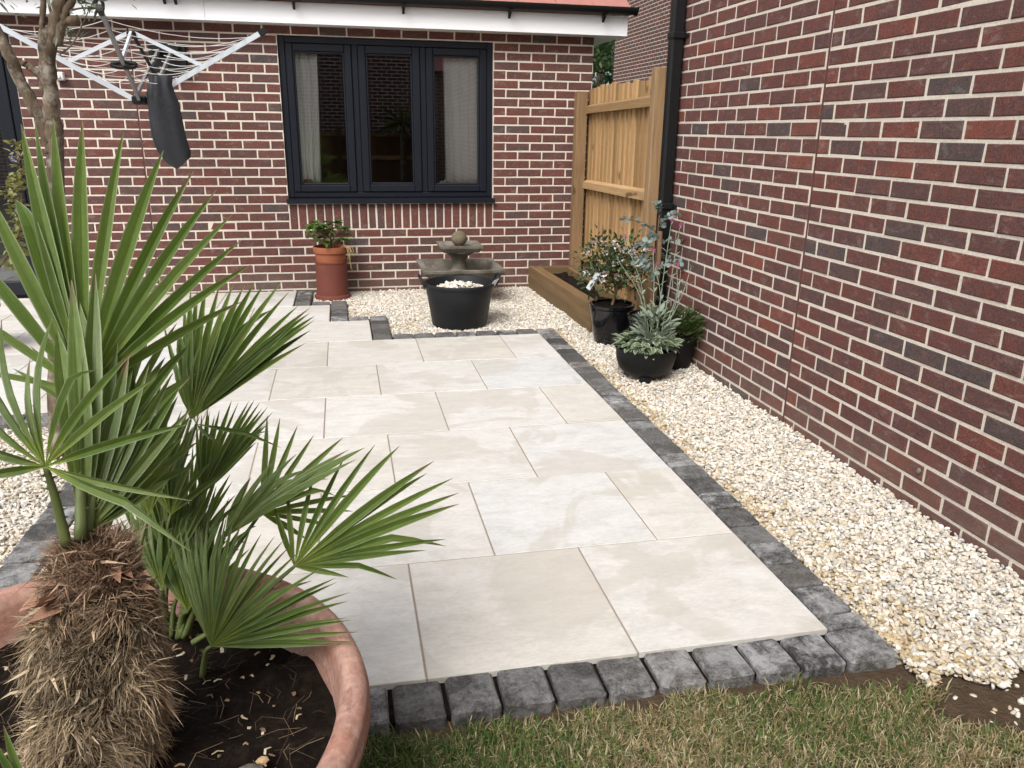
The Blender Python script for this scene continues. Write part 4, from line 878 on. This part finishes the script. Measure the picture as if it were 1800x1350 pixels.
for k in range(2):
    v, f = leaf_shape(L=1, Wd=.5, n=7, fold=.25, droop=.35+.15*k, peak=.45, wavy=.12); v2 = []
    for i in range(8):
        l_, c_, r_ = [Vector(x) for x in v[3*i:3*i+3]]; v2 += [l_, c_+(l_-c_)*.72, c_, c_+(r_-c_)*.72, r_]
    f2 = [[5*i+j, 5*i+j+1, 5*i+j+6, 5*i+j+5] for i in range(7) for j in range(4)]; mm = mesh('leaf', v2, f2, VAR, True); mm.materials.append(EDGE); mm.polygons.foreach_set('material_index', [1 if j in (0, 3) else 0 for i in range(7) for j in range(4)]); hl.append(mm)
for k in range(170):
    a = r5.uniform(0, 6.28); rr2 = r5.uniform(.06, .165); put('leaf', r5.choice(hl), ho, orient(Vector((P2[0]+rr2*math.cos(a), P2[1]+rr2*math.sin(a), .15+r5.uniform(0, .11)*(1-rr2*3.5))), (math.cos(a)+r5.gauss(0, .3), math.sin(a)+r5.gauss(0, .3), r5.uniform(-.1, .6)), (0, 0, 1), r5.uniform(.045, .075), r5.gauss(0, .4)))

# ------------------------------------------------------------------ rotary clothes airer on the house wall
HB = Vector((-.9, -.92, 1.54)); TOPP = Vector((-.905, -.92, 1.985)); AR, AZ = .86, .48
ai = tag(empty('rotary_airer', HB), 'white metal rotary clothes airer opened out from the brick wall', 'clothes airer')
dirs4 = {'right': Vector((1, 0, 0)), 'left': Vector((-1, 0, 0)), 'front': Vector((.03, -1, 0)), 'back': Vector((.06, .98, 0))}
def bar(name, a, b_, w_, h_, mat, parent=ai):
    a, b_ = Vector(a), Vector(b_); t = (b_-a).normalized(); s_ = t.cross(Vector((0, 0, 1))).normalized(); u_ = s_.cross(t); V = []
    for p_ in (a, b_):
        for i, j in ((-1,-1),(1,-1),(1,1),(-1,1)): V.append(p_+s_*i*w_/2+u_*j*h_/2)
    m_ = MB(); m_.add(V, [[3,2,1,0],[4,5,6,7],[0,1,5,4],[1,2,6,5],[2,3,7,6],[3,0,4,7]]); o = m_.build(name, mat, parent); return rel(o, ai)
armtip = {}
for nm, d in dirs4.items():
    e = HB+d*AR*(.97 if nm == 'back' else 1)+Vector((0, 0, AZ)); armtip[nm] = e; mt = ALU if nm in ('right', 'left') else ALUD
    a0 = HB+d*.05+Vector((0, 0, .02))
    if nm == 'back':
        for off_ in (-.05, .05): bar('arm', a0+Vector((off_, 0, 0)), e+Vector((off_, 0, -.08)), .018, .03, mt)
    else:
        arm = bar('arm', a0, e, .02, .034, mt); c_ = bar('end_cap', e-d*.02-Vector((0, 0, .011)), e+d*.025+Vector((0, 0, .014)), .028, .042, BLACKP, arm); c_.location = (0, 0, 0)
    if nm != 'back': bar('strut', TOPP+d*.02, HB+d*AR*.5+Vector((0, 0, AZ*.5+.01)), .016, .026, ALU)
    else: bar('strut', TOPP+d*.02, HB+d*AR*.5+Vector((0, 0, AZ*.5-.02)), .016, .022, BLACKP)
b = MB(); b.box((HB.x-.05, HB.y-.05, HB.z-.02), (HB.x+.05, HB.y+.05, HB.z+.04), .012); rel(b.build('hub', BLACKP, ai), ai)
b = MB(); b.box((TOPP.x-.03, TOPP.y-.03, TOPP.z-.03), (TOPP.x+.03, TOPP.y+.03, TOPP.z+.012), .01); rel(b.build('top_cap', BLACKP, ai), ai)
# grip on the front arm and hook at its tip
gpnt = HB+dirs4['front']*AR*.47+Vector((0, 0, AZ*.47)); b = MB(); b.tube([gpnt+Vector((.075*math.cos(t_), .0, -.012+.016*math.sin(t_))) for t_ in np.linspace(0, 2*math.pi, 20)], .014, 8); rel(b.build('grip', BLACKP, ai, True), ai)
e = armtip['front']; b = MB(); b.tube([e+Vector((.02*math.cos(t_), -.01, .025+.035*math.sin(t_))) for t_ in np.linspace(0, 2*math.pi, 16)], .009, 6); rel(b.build('hook', BLACKP, ai, True), ai)
b = MB(); b.box((-.98, -.07, 1.78), (-.7, .0, 2.0), .01); b.box((-.95, -.13, 1.93), (-.74, -.07, 1.99), .008); rel(b.build('wall_bracket', BLACKP, ai), ai)
b = MB(); order = ['right', 'front', 'left', 'back']
for i in range(4):
    for k in range(7):
        t = .3+.58*k/6; pa, pb = [HB+(armtip[x]-HB)*t+Vector((0, 0, .02)) for x in (order[i], order[(i+1) % 4])]; sag = .03+.02*random.random()
        if order[i] == 'back' : pa = pa+Vector((.05, 0, 0))
        b.tube([pa*(1-s_)+pb*s_-Vector((0, 0, 4*sag*s_*(1-s_))) for s_ in np.linspace(0, 1, 9)], .0022, 4, cap=False)
rel(b.build('clothes_line', CORD, ai), ai)
# its cover bag, hanging
bgp = [(1.712, -.738, .066, .022), (1.70, -.738, .07, .026), (1.65, -.742, .078, .032), (1.59, -.741, .09, .04), (1.535, -.74, .097, .045), (1.42, -.736, .111, .052), (1.31, -.72, .114, .055), (1.21, -.704, .108, .052), (1.165, -.695, .098, .046), (1.15, -.692, .086, .04), (1.115, -.695, .045, .022), (1.086, -.699, .004, .004)]
V, F, n_ = [], [], 36
for i, (z_, xc, rx_, ry_) in enumerate(bgp):
    for k in range(n_):
        th = 2*math.pi*k/n_; fold_ = 1+(.3*math.sin(6*th+.4)*max(.12, 1-i/6)+.08*math.sin(3*th+i*.45)+.06*math.sin(5*th-i*.8)+.035*math.sin(9*th+i*1.7)); V.append((xc+(rx_+.007*math.sin(i*1.9+(0 if math.cos(th) > 0 else 2)))*(1+(fold_-1)*.3)*math.cos(th), -1.0+ry_*fold_*math.sin(th), z_+.004*math.sin(4*th)*(i < 10)))
for i in range(len(bgp)-1):
    for k in range(n_): F.append([i*n_+k, (i+1)*n_+k, (i+1)*n_+(k+1) % n_, i*n_+(k+1) % n_])
tag(link('airer_cover', mesh('airer_cover', V, F, BAGM, True)), 'empty dark grey nylon cover bag hanging from the airer', 'cover bag')

# ------------------------------------------------------------------ bare multi stemmed olive tree on the left
ol = tag(empty('olive_tree', (-.83, -3.62, -.05)), 'small gnarled olive tree with pruned bare branches at the left', 'tree')
def O(u, v, dy=0):
    d = CR @ Vector(((u-900)/FPX, -(v-675)/FPX, -1)); t = (-3.6+dy-CAM.y)/d.y; return CAM+d*t
tr = curve([(-.84, -3.62, -.06), (-.8, -3.6, .35), O(100, 480), O(98, 330), O(96, 240), O(90, 190)], 6); tube_obj('trunk', tr, [.05]*6+[.042]*6+[.036]*6+[.033]*6+[.035]*3+[.025]*4, BARK, ol, 12)
def branch(pts, r0, r1, n=9): c_ = curve(pts, 6); tube_obj('branch', [p_+Vector((r5.gauss(0, r0*.09), r5.gauss(0, r0*.09), 0)) for p_ in c_], [x*(1+r5.gauss(0, .07)) for x in np.linspace(r0, r1, len(c_))], BARK, ol, n)
branch([O(95, 250), O(92, 205), O(87, 150), O(86, 105), O(96, 40), O(110, -20), O(118, -120)], .033, .019)
branch([O(92, 270), O(78, 225), O(58, 185), O(28, 125), O(0, 65), O(-40, 0), O(-70, -90)], .027, .018)
branch([O(84, 130), O(78, 80), O(90, 52), O(112, 40), O(138, 33)], .026, .016)
branch([O(76, 165), O(73, 110), O(74, 50), O(76, 0), O(72, -90)], .013, .01, 7)
branch([O(92, 160), O(70, 132), O(52, 118), O(40, 110)], .022, .01, 7)
branch([O(100, 80), O(112, 30), O(128, -5), O(140, -60)], .02, .012, 7)
branch([O(95, 45), O(85, 5), O(78, -30)], .007, .004, 5)
branch([O(105, 95), O(125, 80), O(142, 50), O(155, 20)], .004, .002, 5); branch([O(118, 20), O(140, 15), O(172, 12)], .005, .002, 5)
pts, dirs, sz, cl = [], [], [], []
for (u, v, su, sv, k) in ((150, 8, 16, 10, 46), (125, 62, 10, 6, 14), (165, 14, 10, 4, 12), (90, -60, 60, 30, 220), (-20, -50, 50, 30, 160), (150, -70, 50, 30, 180)):
    for j in range(k): pts.append(O(u+r5.gauss(0, su), v+r5.gauss(0, sv), r5.gauss(0, .06))); dirs.append((r5.gauss(0, 1), r5.gauss(0, 1), r5.gauss(.2, .7))); sz.append(r5.uniform(.03, .055)); b_ = r5.random(); cl.append([.07+.07*b_, .095+.08*b_, .05+.06*b_])
leaf_mass('foliage', pts, dirs, sz, cl, ol, dict(L=1, Wd=.2, n=3, fold=.2, droop=.15))

# climbing plant and clay pot at the far left
cp = tag(empty('clay_pot', (-1.92, -1.75, -.02)), 'plain clay pot on the patio at the left edge', 'pot'); b = MB(); b.lathe([(.001,-.01),(.14,-.01),(.18,.26),(.2,.262),(.2,.31),(.185,.31),(.17,.25)], 36, (-1.92, -1.75)); rel(smooth_by_angle(b.build('body', CHIM2, cp)), cp); o = link('soil', soil_disc(.17, (-1.92, -1.75), .26), cp); o.location = -cp.location
cl_ = tag(empty('flowering_climber', (-1.92, -1.75, .26)), 'tall thin climber with yellowish leaves and a lilac flower by the door', 'plant')
def Q(u, v, dy=0):
    d = CR @ Vector(((u-900)/FPX, -(v-675)/FPX, -1)); t = (-1.75+dy-CAM.y)/d.y; return CAM+d*t
tube_obj('stem', curve([(-1.92, -1.75, .26), Q(25, 430), Q(38, 340), Q(30, 250)], 6), [.008]*12+[.004]*7, STEM, cl_, 6)
pts, dirs, sz, cl = [], [], [], []
for k in range(260):
    v = r5.uniform(245, 470); pts.append(Q(30+6*math.sin(v*.05)+r5.gauss(0, 9), v, r5.gauss(0, .05))); dirs.append((r5.gauss(0, 1), r5.gauss(0, 1), r5.gauss(.2, .6))); sz.append(r5.uniform(.03, .06)); b_ = r5.random(); cl.append([.12+.16*b_, .14+.12*b_, .04+.04*b_])
leaf_mass('foliage', pts, dirs, sz, cl, cl_, dict(L=1, Wd=.55, n=4, fold=.3, droop=.3))
lil = leaf_mat('lilac_petal', (.3,.24,.5), (.4,.34,.6), .6, .2); put('flower', flower_mesh(lil, 18, .022, 8), cl_, orient(Q(26, 278, -.06), (0, -1, .3), (0, 0, 1), 1.1))

# trees seen through the gap
def tree(name, label, base, h, rad, nleaf, c0, c1, seed, zc=None):
    g_ = random.Random(seed); t_ = tag(empty(name, base), label, 'tree', 'trees beyond the houses'); bs = Vector(base); b = MB(); b.tube([bs, bs+Vector((.1, 0, h*.4)), bs+Vector((0, .1, h*.75))], [.16, .12, .05], 9); rel(b.build('trunk', BARK, t_, True), t_)
    pts, dirs, sz, cl = [], [], [], []
    cents = [bs+Vector((g_.gauss(0, rad*.45), g_.gauss(0, rad*.4), h*(.35+.6*g_.random()))) for _ in range(16)]
    for k in range(nleaf):
        c_ = g_.choice(cents); u = Vector((g_.gauss(0, 1), g_.gauss(0, 1), g_.gauss(0, 1))).normalized()*rad*.42*g_.random()**.4; pts.append(c_+u); dirs.append((g_.gauss(0, 1), g_.gauss(0, 1), g_.gauss(0, .8))); sz.append(g_.uniform(.12, .24)); b_ = g_.random(); cl.append([c0[i]+(c1[i]-c0[i])*b_ for i in range(3)])
    leaf_mass('crown', pts, dirs, sz, cl, t_, dict(L=1, Wd=.5, n=2, fold=.3, droop=.2))
tree('leafy_tree', 'dark green leafy tree seen through the gap above the fence', (7.95, 16.5, -.1), 6.5, 2.0, 6500, (.02,.045,.012), (.06,.11,.03), 3)
tree('leafy_tree', 'dense green tree standing farther back behind the gap', (9.2, 20.5, -.1), 8, 2.6, 4500, (.018,.04,.01), (.05,.09,.03), 4)
# spiky yucca behind the camera, mirrored in the middle pane
yu = tag(empty('yucca', (1.75, -9.9, -.1)), 'tall spiky yucca by the rear fence, mirrored in the middle pane', 'plant'); b = MB(); b.tube([(1.75, -9.9, -.1), (1.75, -9.9, 1.5)], [.07, .06], 9); rel(b.build('trunk', BARK, yu, True), yu)
pts, dirs, sz, cl = [], [], [], []
for k in range(90): a = k*2.4; e_ = -0.5+1.4*r5.random(); pts.append(Vector((1.75, -9.9, 1.5))); dirs.append((math.cos(a)*math.cos(e_), math.sin(a)*math.cos(e_), math.sin(e_))); sz.append(r5.uniform(.5, .7)); b_ = r5.random(); cl.append([.07+.05*b_, .1+.06*b_, .03])
leaf_mass('leaves', pts, dirs, sz, cl, yu, dict(L=1, Wd=.06, n=4, fold=.3, droop=.2))

# ------------------------------------------------------------------ the palm in its great terracotta pot
PC = (-.05, -6.055)
pp = tag(empty('terracotta_planter', (PC[0], PC[1], -.1)), 'huge weathered terracotta pot with thick rolled rim on the lawn', 'pot')
b = MB(); b.lathe([(.001,-.1),(.3,-.1),(.335,-.08),(.4,.1),(.44,.25),(.455,.34),(.462,.368),(.484,.371),(.5,.381),(.509,.4),(.51,.415),(.506,.423),(.507,.432),(.503,.443),(.492,.451),(.478,.453),(.468,.449),(.461,.438),(.455,.42),(.445,.3)], 96, PC, .0025); rel(smooth_by_angle(b.build('body', TERRA, pp), 60), pp)
n = 60; r_ = np.linspace(0, .45, 34); tt = np.linspace(0, 2*np.pi, 97)[:-1]; RR, TT = np.meshgrid(r_, tt, indexing='ij'); X_ = PC[0]+RR*np.cos(TT); Y_ = PC[1]+RR*np.sin(TT)
Z_ = .335+.04*(vnoise(X_+8, Y_+8, 14, 61)-.5)+.022*(vnoise(X_+8, Y_+8, 45, 62)-.5)+.035*np.exp(-((X_-.0)**2+(Y_+6.09)**2)/.03)
Fq = np.array([[i*96+j, (i+1)*96+j, (i+1)*96+(j+1) % 96, i*96+(j+1) % 96] for i in range(33) for j in range(96)]); rel(link('soil', npmesh('soil', np.c_[X_.ravel(), Y_.ravel(), Z_.ravel()], Fq, SOIL, True), pp), pp)
# litter on the soil: chips, straws, roots
Vs, Fs, Cs, off = [], [], [], 0
for k in range(560):
    a, rr2 = r5.uniform(0, 6.28), .42*math.sqrt(r5.random()); p_ = Vector((PC[0]+rr2*math.cos(a), PC[1]+rr2*math.sin(a), .352+r5.uniform(0, .012)))
    if k < 210: L_, w_ = r5.uniform(.006, .02), r5.uniform(.003, .008); cc = r5.choice(([.42,.32,.2],[.3,.2,.11],[.16,.1,.06],[.5,.42,.32]))
    else: L_, w_ = r5.uniform(.02, .09), r5.uniform(.0006, .0013); cc = r5.choice(([.12,.08,.05],[.22,.16,.1],[.07,.045,.03],[.1,.065,.04]))
    aa = r5.uniform(0, 6.28); d = Vector((math.cos(aa), math.sin(aa), r5.uniform(-.05, .1))); s_ = Vector((-d.y, d.x, r5.uniform(-.2, .2))); up_ = Vector((0, 0, .002)); bend = s_*L_*r5.uniform(-.25, .25)
    v = [p_-d*L_/2-s_*w_/2, p_-d*L_/2+s_*w_/2, p_+bend+s_*w_/2+up_, p_+bend-s_*w_/2+up_, p_+d*L_/2+s_*w_/3, p_+d*L_/2-s_*w_/3]; Vs += [tuple(x) for x in v]; Fs += [[off, off+1, off+2, off+3], [off+3, off+2, off+4, off+5]]; Cs += [cc]*6; off += 6
tag(rel(link('litter', npmesh('litter', np.array(Vs), np.array(Fs), FIBRE, False, {'col': np.array(Cs)}), pp), pp), kind='stuff')
for (u, v, s_) in ((452, 1245, .009), (440, 1340, .02)):
    p_ = at(u, v, 1.31); V, F = ico(2); b = MB(); b.add([(p_.x+x*s_*1.2+random.uniform(-.2, .2)*s_, p_.y+y*s_*.8+random.uniform(-.2, .2)*s_, .36+z*s_*.6+random.uniform(-.15, .15)*s_) for x, y, z in V], F.tolist()); rel(b.build('stone' if s_ > .015 else 'bark_chip', STONE if s_ > .015 else plain('chip', (.42,.29,.16), .8, .2, 30, .2), pp), pp)

pm = tag(empty('fan_palm', (.0, -6.09, .35)), 'fan palm with fibrous brown trunk and spiky green fans in the huge pot', 'palm')
T0, T1 = Vector((.004, -6.09, .31)), Vector((.062, -6.085, .775))
tprof = [(0, .075), (.12, .09), (.3, .1), (.5, .1), (.68, .09), (.8, .074), (.9, .056), (.96, .043), (1, .028)]
def trad(t): return np.interp(t, [a for a, _ in tprof], [b_ for _, b_ in tprof])
b = MB(); ts = np.linspace(0, 1, 22); b.tube([T0+(T1-T0)*t for t in ts], [trad(t)*.93 for t in ts], 28); trunkp = b.build('trunk', plain('trunk_core', (.05,.032,.02), .95, .4, 30, .8, .1, .01), pm, True); rel(trunkp, pm)
# fibre: bundles of hairs hanging in overlapping tiers
N_ = 30000; t = rng.random(N_)**.9; az = rng.random(N_)*2*np.pi; tier = np.clip((.6*vnoise(np.cos(az)*2.4+9, t*11+np.sin(az)*2.4+9, 1.0, 81)+.4*vnoise(az*3.1+3, t*26+3, 1.0, 82))*1.9-.45, 0, 1)
rad_ = np.array([trad(x) for x in t])*.93; ax = np.array(T1-T0); P0 = np.array(T0)+t[:, None]*ax+np.c_[np.cos(az)*rad_, np.sin(az)*rad_, np.zeros(N_)]
out = np.c_[np.cos(az), np.sin(az), np.zeros(N_)]; tang = np.c_[-np.sin(az), np.cos(az), np.zeros(N_)]
upb = np.where(t > .86, .55, -.55+.5*(t > .7))
swirl = (vnoise(az*3+5, t*9+3, 1.3, 71)-.5)*2.6
L_ = rng.uniform(.012, .044, N_)*(.45+.8*tier)*np.where(t > .9, 1.3, 1)*np.where(rng.random(N_) < .08, 1.5, 1)
D1 = out*rng.uniform(.15, .6, N_)[:, None]+tang*(swirl+rng.normal(0, .45, N_))[:, None]+np.c_[np.zeros(N_), np.zeros(N_), upb+rng.normal(0, .45, N_)]; D1 /= np.linalg.norm(D1, axis=1)[:, None]
D2 = D1+np.c_[rng.normal(0, .3, (N_, 2)), -.45+rng.normal(0, .3, N_)]; D2 /= np.linalg.norm(D2, axis=1)[:, None]
wv = rng.uniform(.0004, .0011, N_); bw = rng.random(N_) < .035; wv = np.where(bw, rng.uniform(.0018, .0034, N_), wv)
sd_ = np.cross(D1, rng.normal(size=(N_, 3))); sd_ /= np.linalg.norm(sd_, axis=1)[:, None]; sd_ *= wv[:, None]
M1 = P0+D1*(L_*.55)[:, None]; M2 = M1+D2*(L_*.5)[:, None]; X = np.stack([P0-sd_, P0+sd_, M1-sd_*.8, M1+sd_*.8, M2], 1).reshape(-1, 3); i5 = (np.arange(N_)*5)[:, None]
Tt = np.concatenate([i5+np.array([0,1,3]), i5+np.array([0,3,2]), i5+np.array([2,3,4])]); shade = rng.random(N_)
topb = np.clip((t-.72)/.2, 0, 1)[:, None]; cA = np.array([.34,.26,.165])*(.35+.95*shade[:, None])*(.5+.75*tier[:, None]); cB = np.array([.3,.2,.13])*(.35+.95*shade[:, None]); cc = cA*(1-topb)+cB*topb; cc = np.where(bw[:, None], cc*1.35+.04, cc)
tag(rel(link('fibre', npmesh('fibre', X, Tt, FIBRE, False, {'col': np.repeat(np.clip(cc, 0, .7), 5, 0)}), trunkp), trunkp), kind='stuff').location = (0, 0, 0)
CHIP = plain('leaf_base', (.33,.18,.115), .85, .3, 30, .3)
for k in range(15):
    a = -1.57+r5.uniform(-1.6, 1.6); t_ = r5.uniform(.8, .96); p_ = T0+(T1-T0)*t_+Vector((math.cos(a), math.sin(a), 0))*trad(t_)*.95; d = Vector((math.cos(a)*.9+r5.gauss(0, .4), math.sin(a)*.9, r5.uniform(-.25, .5))).normalized(); o = put('leaf_base', leaf_data('leaf_base', CHIP, L=1, Wd=.42, n=4, fold=.3, droop=.3, peak=.4) if k == 0 else bpy.data.meshes['leaf_base'], pm, orient(p_-d*.01, d, (0, 0, 1), r5.uniform(.03, .06), r5.gauss(0, .4)))

def fan(hub, base, tips, dep, wid=.017, n_between=0, join=.3, bow=.04, via=None, pet=.007, fold=.55):
    """one fan leaf: petiole from base to hub, leaflets from hub to each tip; dep = tip depth at first, middle, last leaflet"""
    H = at(*hub); B = at(*base) if len(base) == 3 and base[2] < 5 else Vector(base); pts = [B] + ([at(*via)] if via else [(B+H)/2+Vector((0, 0, .02))]) + [H]
    c_ = curve(pts, 6); bb = MB(); bb.tube(c_, list(np.linspace(pet*1.3, pet*.62, len(c_))), 8, flat=.7)
    for j in range(10):
        i = 1+int(j*(len(c_)-2)/10); s_ = Vector((random.choice((-1, 1))*1.0, random.uniform(-.4, .4), random.uniform(.0, .5))); p_ = c_[i]; q_ = p_+s_.normalized()*pet*2.1; bb.add([p_+Vector((0, 0, .003)), p_-Vector((0, 0, .003)), q_], [[0, 1, 2]])
    leafo = rel(bb.build('fan_leaf', PETI, pm, True), pm); leafo_off = -Vector(leafo.location)
    if n_between:
        tips = [t_ for a_, c2 in zip(tips[:-1], tips[1:]) for t_ in (a_, ((a_[0]+c2[0])/2+random.gauss(0, 4), (a_[1]+c2[1])/2+random.gauss(0, 6)))]+[tips[-1]]
    m_ = len(tips); Tp = []
    for i, (u, v) in enumerate(tips):
        f = i/(m_-1); d = dep[0]+(dep[1]-dep[0])*f*2 if f < .5 else dep[1]+(dep[2]-dep[1])*(f-.5)*2; Tp.append(at(u, v, d+random.gauss(0, .008)))
    cen = sum(Tp, Vector())/m_; fdir = (cen-H).normalized(); side = (Tp[-1]-Tp[0]).normalized(); nrm = side.cross(fdir).normalized()
    if nrm.dot(CAM-H) < 0: nrm = -nrm
    for i, tp in enumerate(Tp):
        ax_ = tp-H; Ln = ax_.length; y_ = ax_.normalized(); nn = (nrm-y_*nrm.dot(y_)).normalized(); x_ = y_.cross(nn); V, A, E_ = [], [], []; K = 9; w0 = wid*random.uniform(.85, 1.12)*min(1.15, max(.6, Ln/.4)); bw_ = bow*Ln*random.uniform(.5, 1.4); tw = random.gauss(0, .3); brk = random.uniform(.5, 1.0) if random.random() < .1 else 0
        prof = [(.0, .1), (.08, .3), (.18, .58), (.3, .88), (.45, 1.0), (.6, .92), (.76, .68), (.9, .34), (1.0, .03)]
        for t_, wf in prof:
            kink = max(0, t_-.62)*brk; cpt = H+y_*Ln*(t_-kink*.25)+nn*bw_*(math.sin(math.pi*t_)-.6*t_*t_)-Vector((0, 0, 1))*(.03*Ln*t_**3+kink*Ln*.55); hw = w0*wf; xa = (x_*math.cos(tw*t_)+nn*math.sin(tw*t_))
            V += [cpt-xa*hw+nn*hw*fold, cpt-nn*hw*.12, cpt+xa*hw+nn*hw*fold]; A += [t_]*3; E_ += [1, 0, 1]
        V = [v_-Vector(leafo_off)*0 for v_ in V]; F = np.array([f_ for k in range(len(prof)-1) for f_ in ([3*k, 3*k+1, 3*k+4, 3*k+3], [3*k+1, 3*k+2, 3*k+5, 3*k+4])])
        o = link('leaflet', npmesh('leaflet', np.array([tuple(v_) for v_ in V]), F, PALM, False, {'t': np.array(A), 'e': np.array(E_)}), leafo)
random.seed(21)
CRN = (142, 950, 1.2)
# tall rear fan
fan((150, 690, 1.33), CRN, [(-90,640),(-90,520),(-80,400),(-45,290),(-3,210),(31,196),(55,187),(87,181),(141,191),(214,213),(285,246),(339,281),(378,318),(407,361),(424,409),(439,452),(425,520)], (1.28, 1.5, 1.42), .0112, bow=.03, fold=.75)
# front fan
fan((80, 820, 1.1), (118, 960, 1.17), [(-60,840),(-70,770),(-60,690),(-50,610),(-10,550),(46,622),(84,543),(170,572),(230,609),(267,659),(325,738),(330,874),(342,920)], (1.05, 1.16, 1.0), .0108, bow=.06, fold=.7)
# young fan behind the petiole
fan((150, 938, 1.23), (148, 985, 1.22), [(88,500),(124,476),(166,464),(206,590),(226,612),(262,630),(284,640),(304,645),(318,668),(334,712),(322,760),(308,806),(300,836)], (1.3, 1.36, 1.34), .016, bow=.02, pet=.009)
fan((190, 800, 1.3), (150, 950, 1.22), [(60,560),(95,520),(130,500),(170,520),(200,545),(240,585),(290,620),(330,600),(335,655)], (1.34, 1.4, 1.42), .015, bow=.03)
# suckers rising from the soil on the right
B1, B2, B3 = (292, 1112, 1.68), (318, 1118, 1.66), (268, 1095, 1.7)
fan((335, 738, 1.72), B1, [(285,560),(308,522),(334,500),(362,487),(410,488),(447,487),(480,488),(508,503),(544,532),(552,546),(546,572),(536,596)], (1.76, 1.9, 1.82), .0105, bow=.02, via=(285, 920, 1.68), fold=.8, n_between=1)
fan((345, 745, 1.68), B1, [(300,610),(330,560),(345,600),(395,640),(497,768),(386,778)], (1.68, 1.68, 1.62), .0085, bow=.08, via=(292, 920, 1.66))
fan((352, 872, 1.66), B2, [(345,740),(365,712),(377,725),(407,698),(438,698),(457,701),(471,709),(480,718),(466,740),(458,757),(450,774)], (1.68, 1.76, 1.7), .009, bow=.03, fold=.8, n_between=1)
fan((300, 905, 1.62), B3, [(215,770),(236,750),(258,742),(280,745),(300,755),(322,770),(345,790),(372,805),(392,830)], (1.64, 1.7, 1.62), .012, bow=.04)
fan((458, 902, 1.74), B2, [(470,724),(493,728),(524,742),(554,758),(604,763),(590,807),(607,835),(625,865),(622,894),(587,922),(539,945)], (1.78, 1.88, 1.76), .0108, bow=.07, via=(400, 985, 1.7))
fan((395, 945, 1.66), B2, [(440,835),(480,805),(520,792),(545,790),(588,790),(612,782),(640,778),(625,800),(580,830)], (1.7, 1.74, 1.68), .0145, bow=.02, via=(355, 1030, 1.66))
fan((518, 996, 1.68), (338, 1130, 1.63), [(477,875),(504,851),(552,825),(606,795),(659,773),(702,774),(763,801),(752,822),(797,831),(807,857),(807,877),(800,912),(784,940),(748,961),(708,992),(612,1012)], (1.7, 1.82, 1.66), .0105, bow=.05, via=(425, 1075, 1.65), fold=.7)
# low front fan
fan((371, 1136, 1.54), (356, 1188, 1.565), [(296,924),(322,915),(352,922),(383,884),(409,905),(441,918),(481,935),(507,954),(540,968),(571,987),(591,1017),(609,1050),(615,1083),(626,1122),(580,1128)], (1.58, 1.6, 1.46), .0092, bow=.03, fold=.6, n_between=1)
# dense dark centre
fan((312, 1050, 1.64), (302, 1118, 1.68), [(212,850),(228,822),(246,858),(268,836),(292,800),(312,812),(332,800),(352,830),(372,852),(398,880),(402,930)], (1.66, 1.7, 1.64), .0125, bow=.03)
fan((268, 990, 1.66), (275, 1112, 1.7), [(205,850),(222,790),(243,760),(262,720),(285,700),(306,690),(330,702),(348,724)], (1.68, 1.76, 1.72), .0135, bow=.03)
fan((330, 1075, 1.62), (315, 1122, 1.67), [(245,905),(270,880),(300,870),(330,880),(362,870),(390,900),(420,940)], (1.64, 1.66, 1.6), .012, bow=.05)
fan((230, 870, 1.4), (165, 985, 1.24), [(150,640),(178,610),(205,600),(232,612),(258,640),(284,660),(312,690),(335,725),(350,770),(340,815)], (1.43, 1.5, 1.46), .0125, bow=.03)
fan((205, 760, 1.44), (160, 975, 1.24), [(20,640),(50,600),(85,575),(120,560),(240,560),(275,540),(310,560),(330,600),(345,650)], (1.48, 1.54, 1.5), .013, bow=.03)
fan((352, 1010, 1.64), B2, [(300,850),(322,838),(350,845),(378,850),(402,870),(420,900),(440,925)], (1.66, 1.68, 1.64), .0105, bow=.06)
fan((285, 1035, 1.6), (290, 1115, 1.68), [(208,905),(222,880),(240,868),(262,880),(285,905),(318,925)], (1.62, 1.64, 1.6), .0105, bow=.05)
fan((262, 905, 1.52), (235, 1050, 1.5), [(165,700),(188,668),(214,655),(240,662),(266,672),(292,690),(318,715),(338,745)], (1.54, 1.6, 1.56), .0095, bow=.03, fold=.8, n_between=1)
fan((338, 965, 1.66), B2, [(262,790),(286,770),(312,768),(338,775),(364,790),(388,812),(408,842),(420,880)], (1.68, 1.74, 1.68), .0092, bow=.04, fold=.8, n_between=1)
fan((300, 1000, 1.62), (288, 1112, 1.68), [(225,800),(248,788),(272,790),(298,800),(322,822),(346,850),(366,885)], (1.64, 1.68, 1.64), .0092, bow=.04, fold=.8, n_between=1)
fan((372, 1040, 1.62), (325, 1120, 1.65), [(318,880),(342,872),(368,880),(394,900),(418,928),(438,962)], (1.64, 1.68, 1.62), .0085, bow=.05, fold=.8, n_between=1)
# corner leaf at the lower left
fan((60, 1420, 1.08), (110, 1400, 1.12), [(-60,1360),(-45,1325),(-15,1295),(4,1272),(20,1320)], (1.04, 1.06, 1.08), .009, bow=.04)
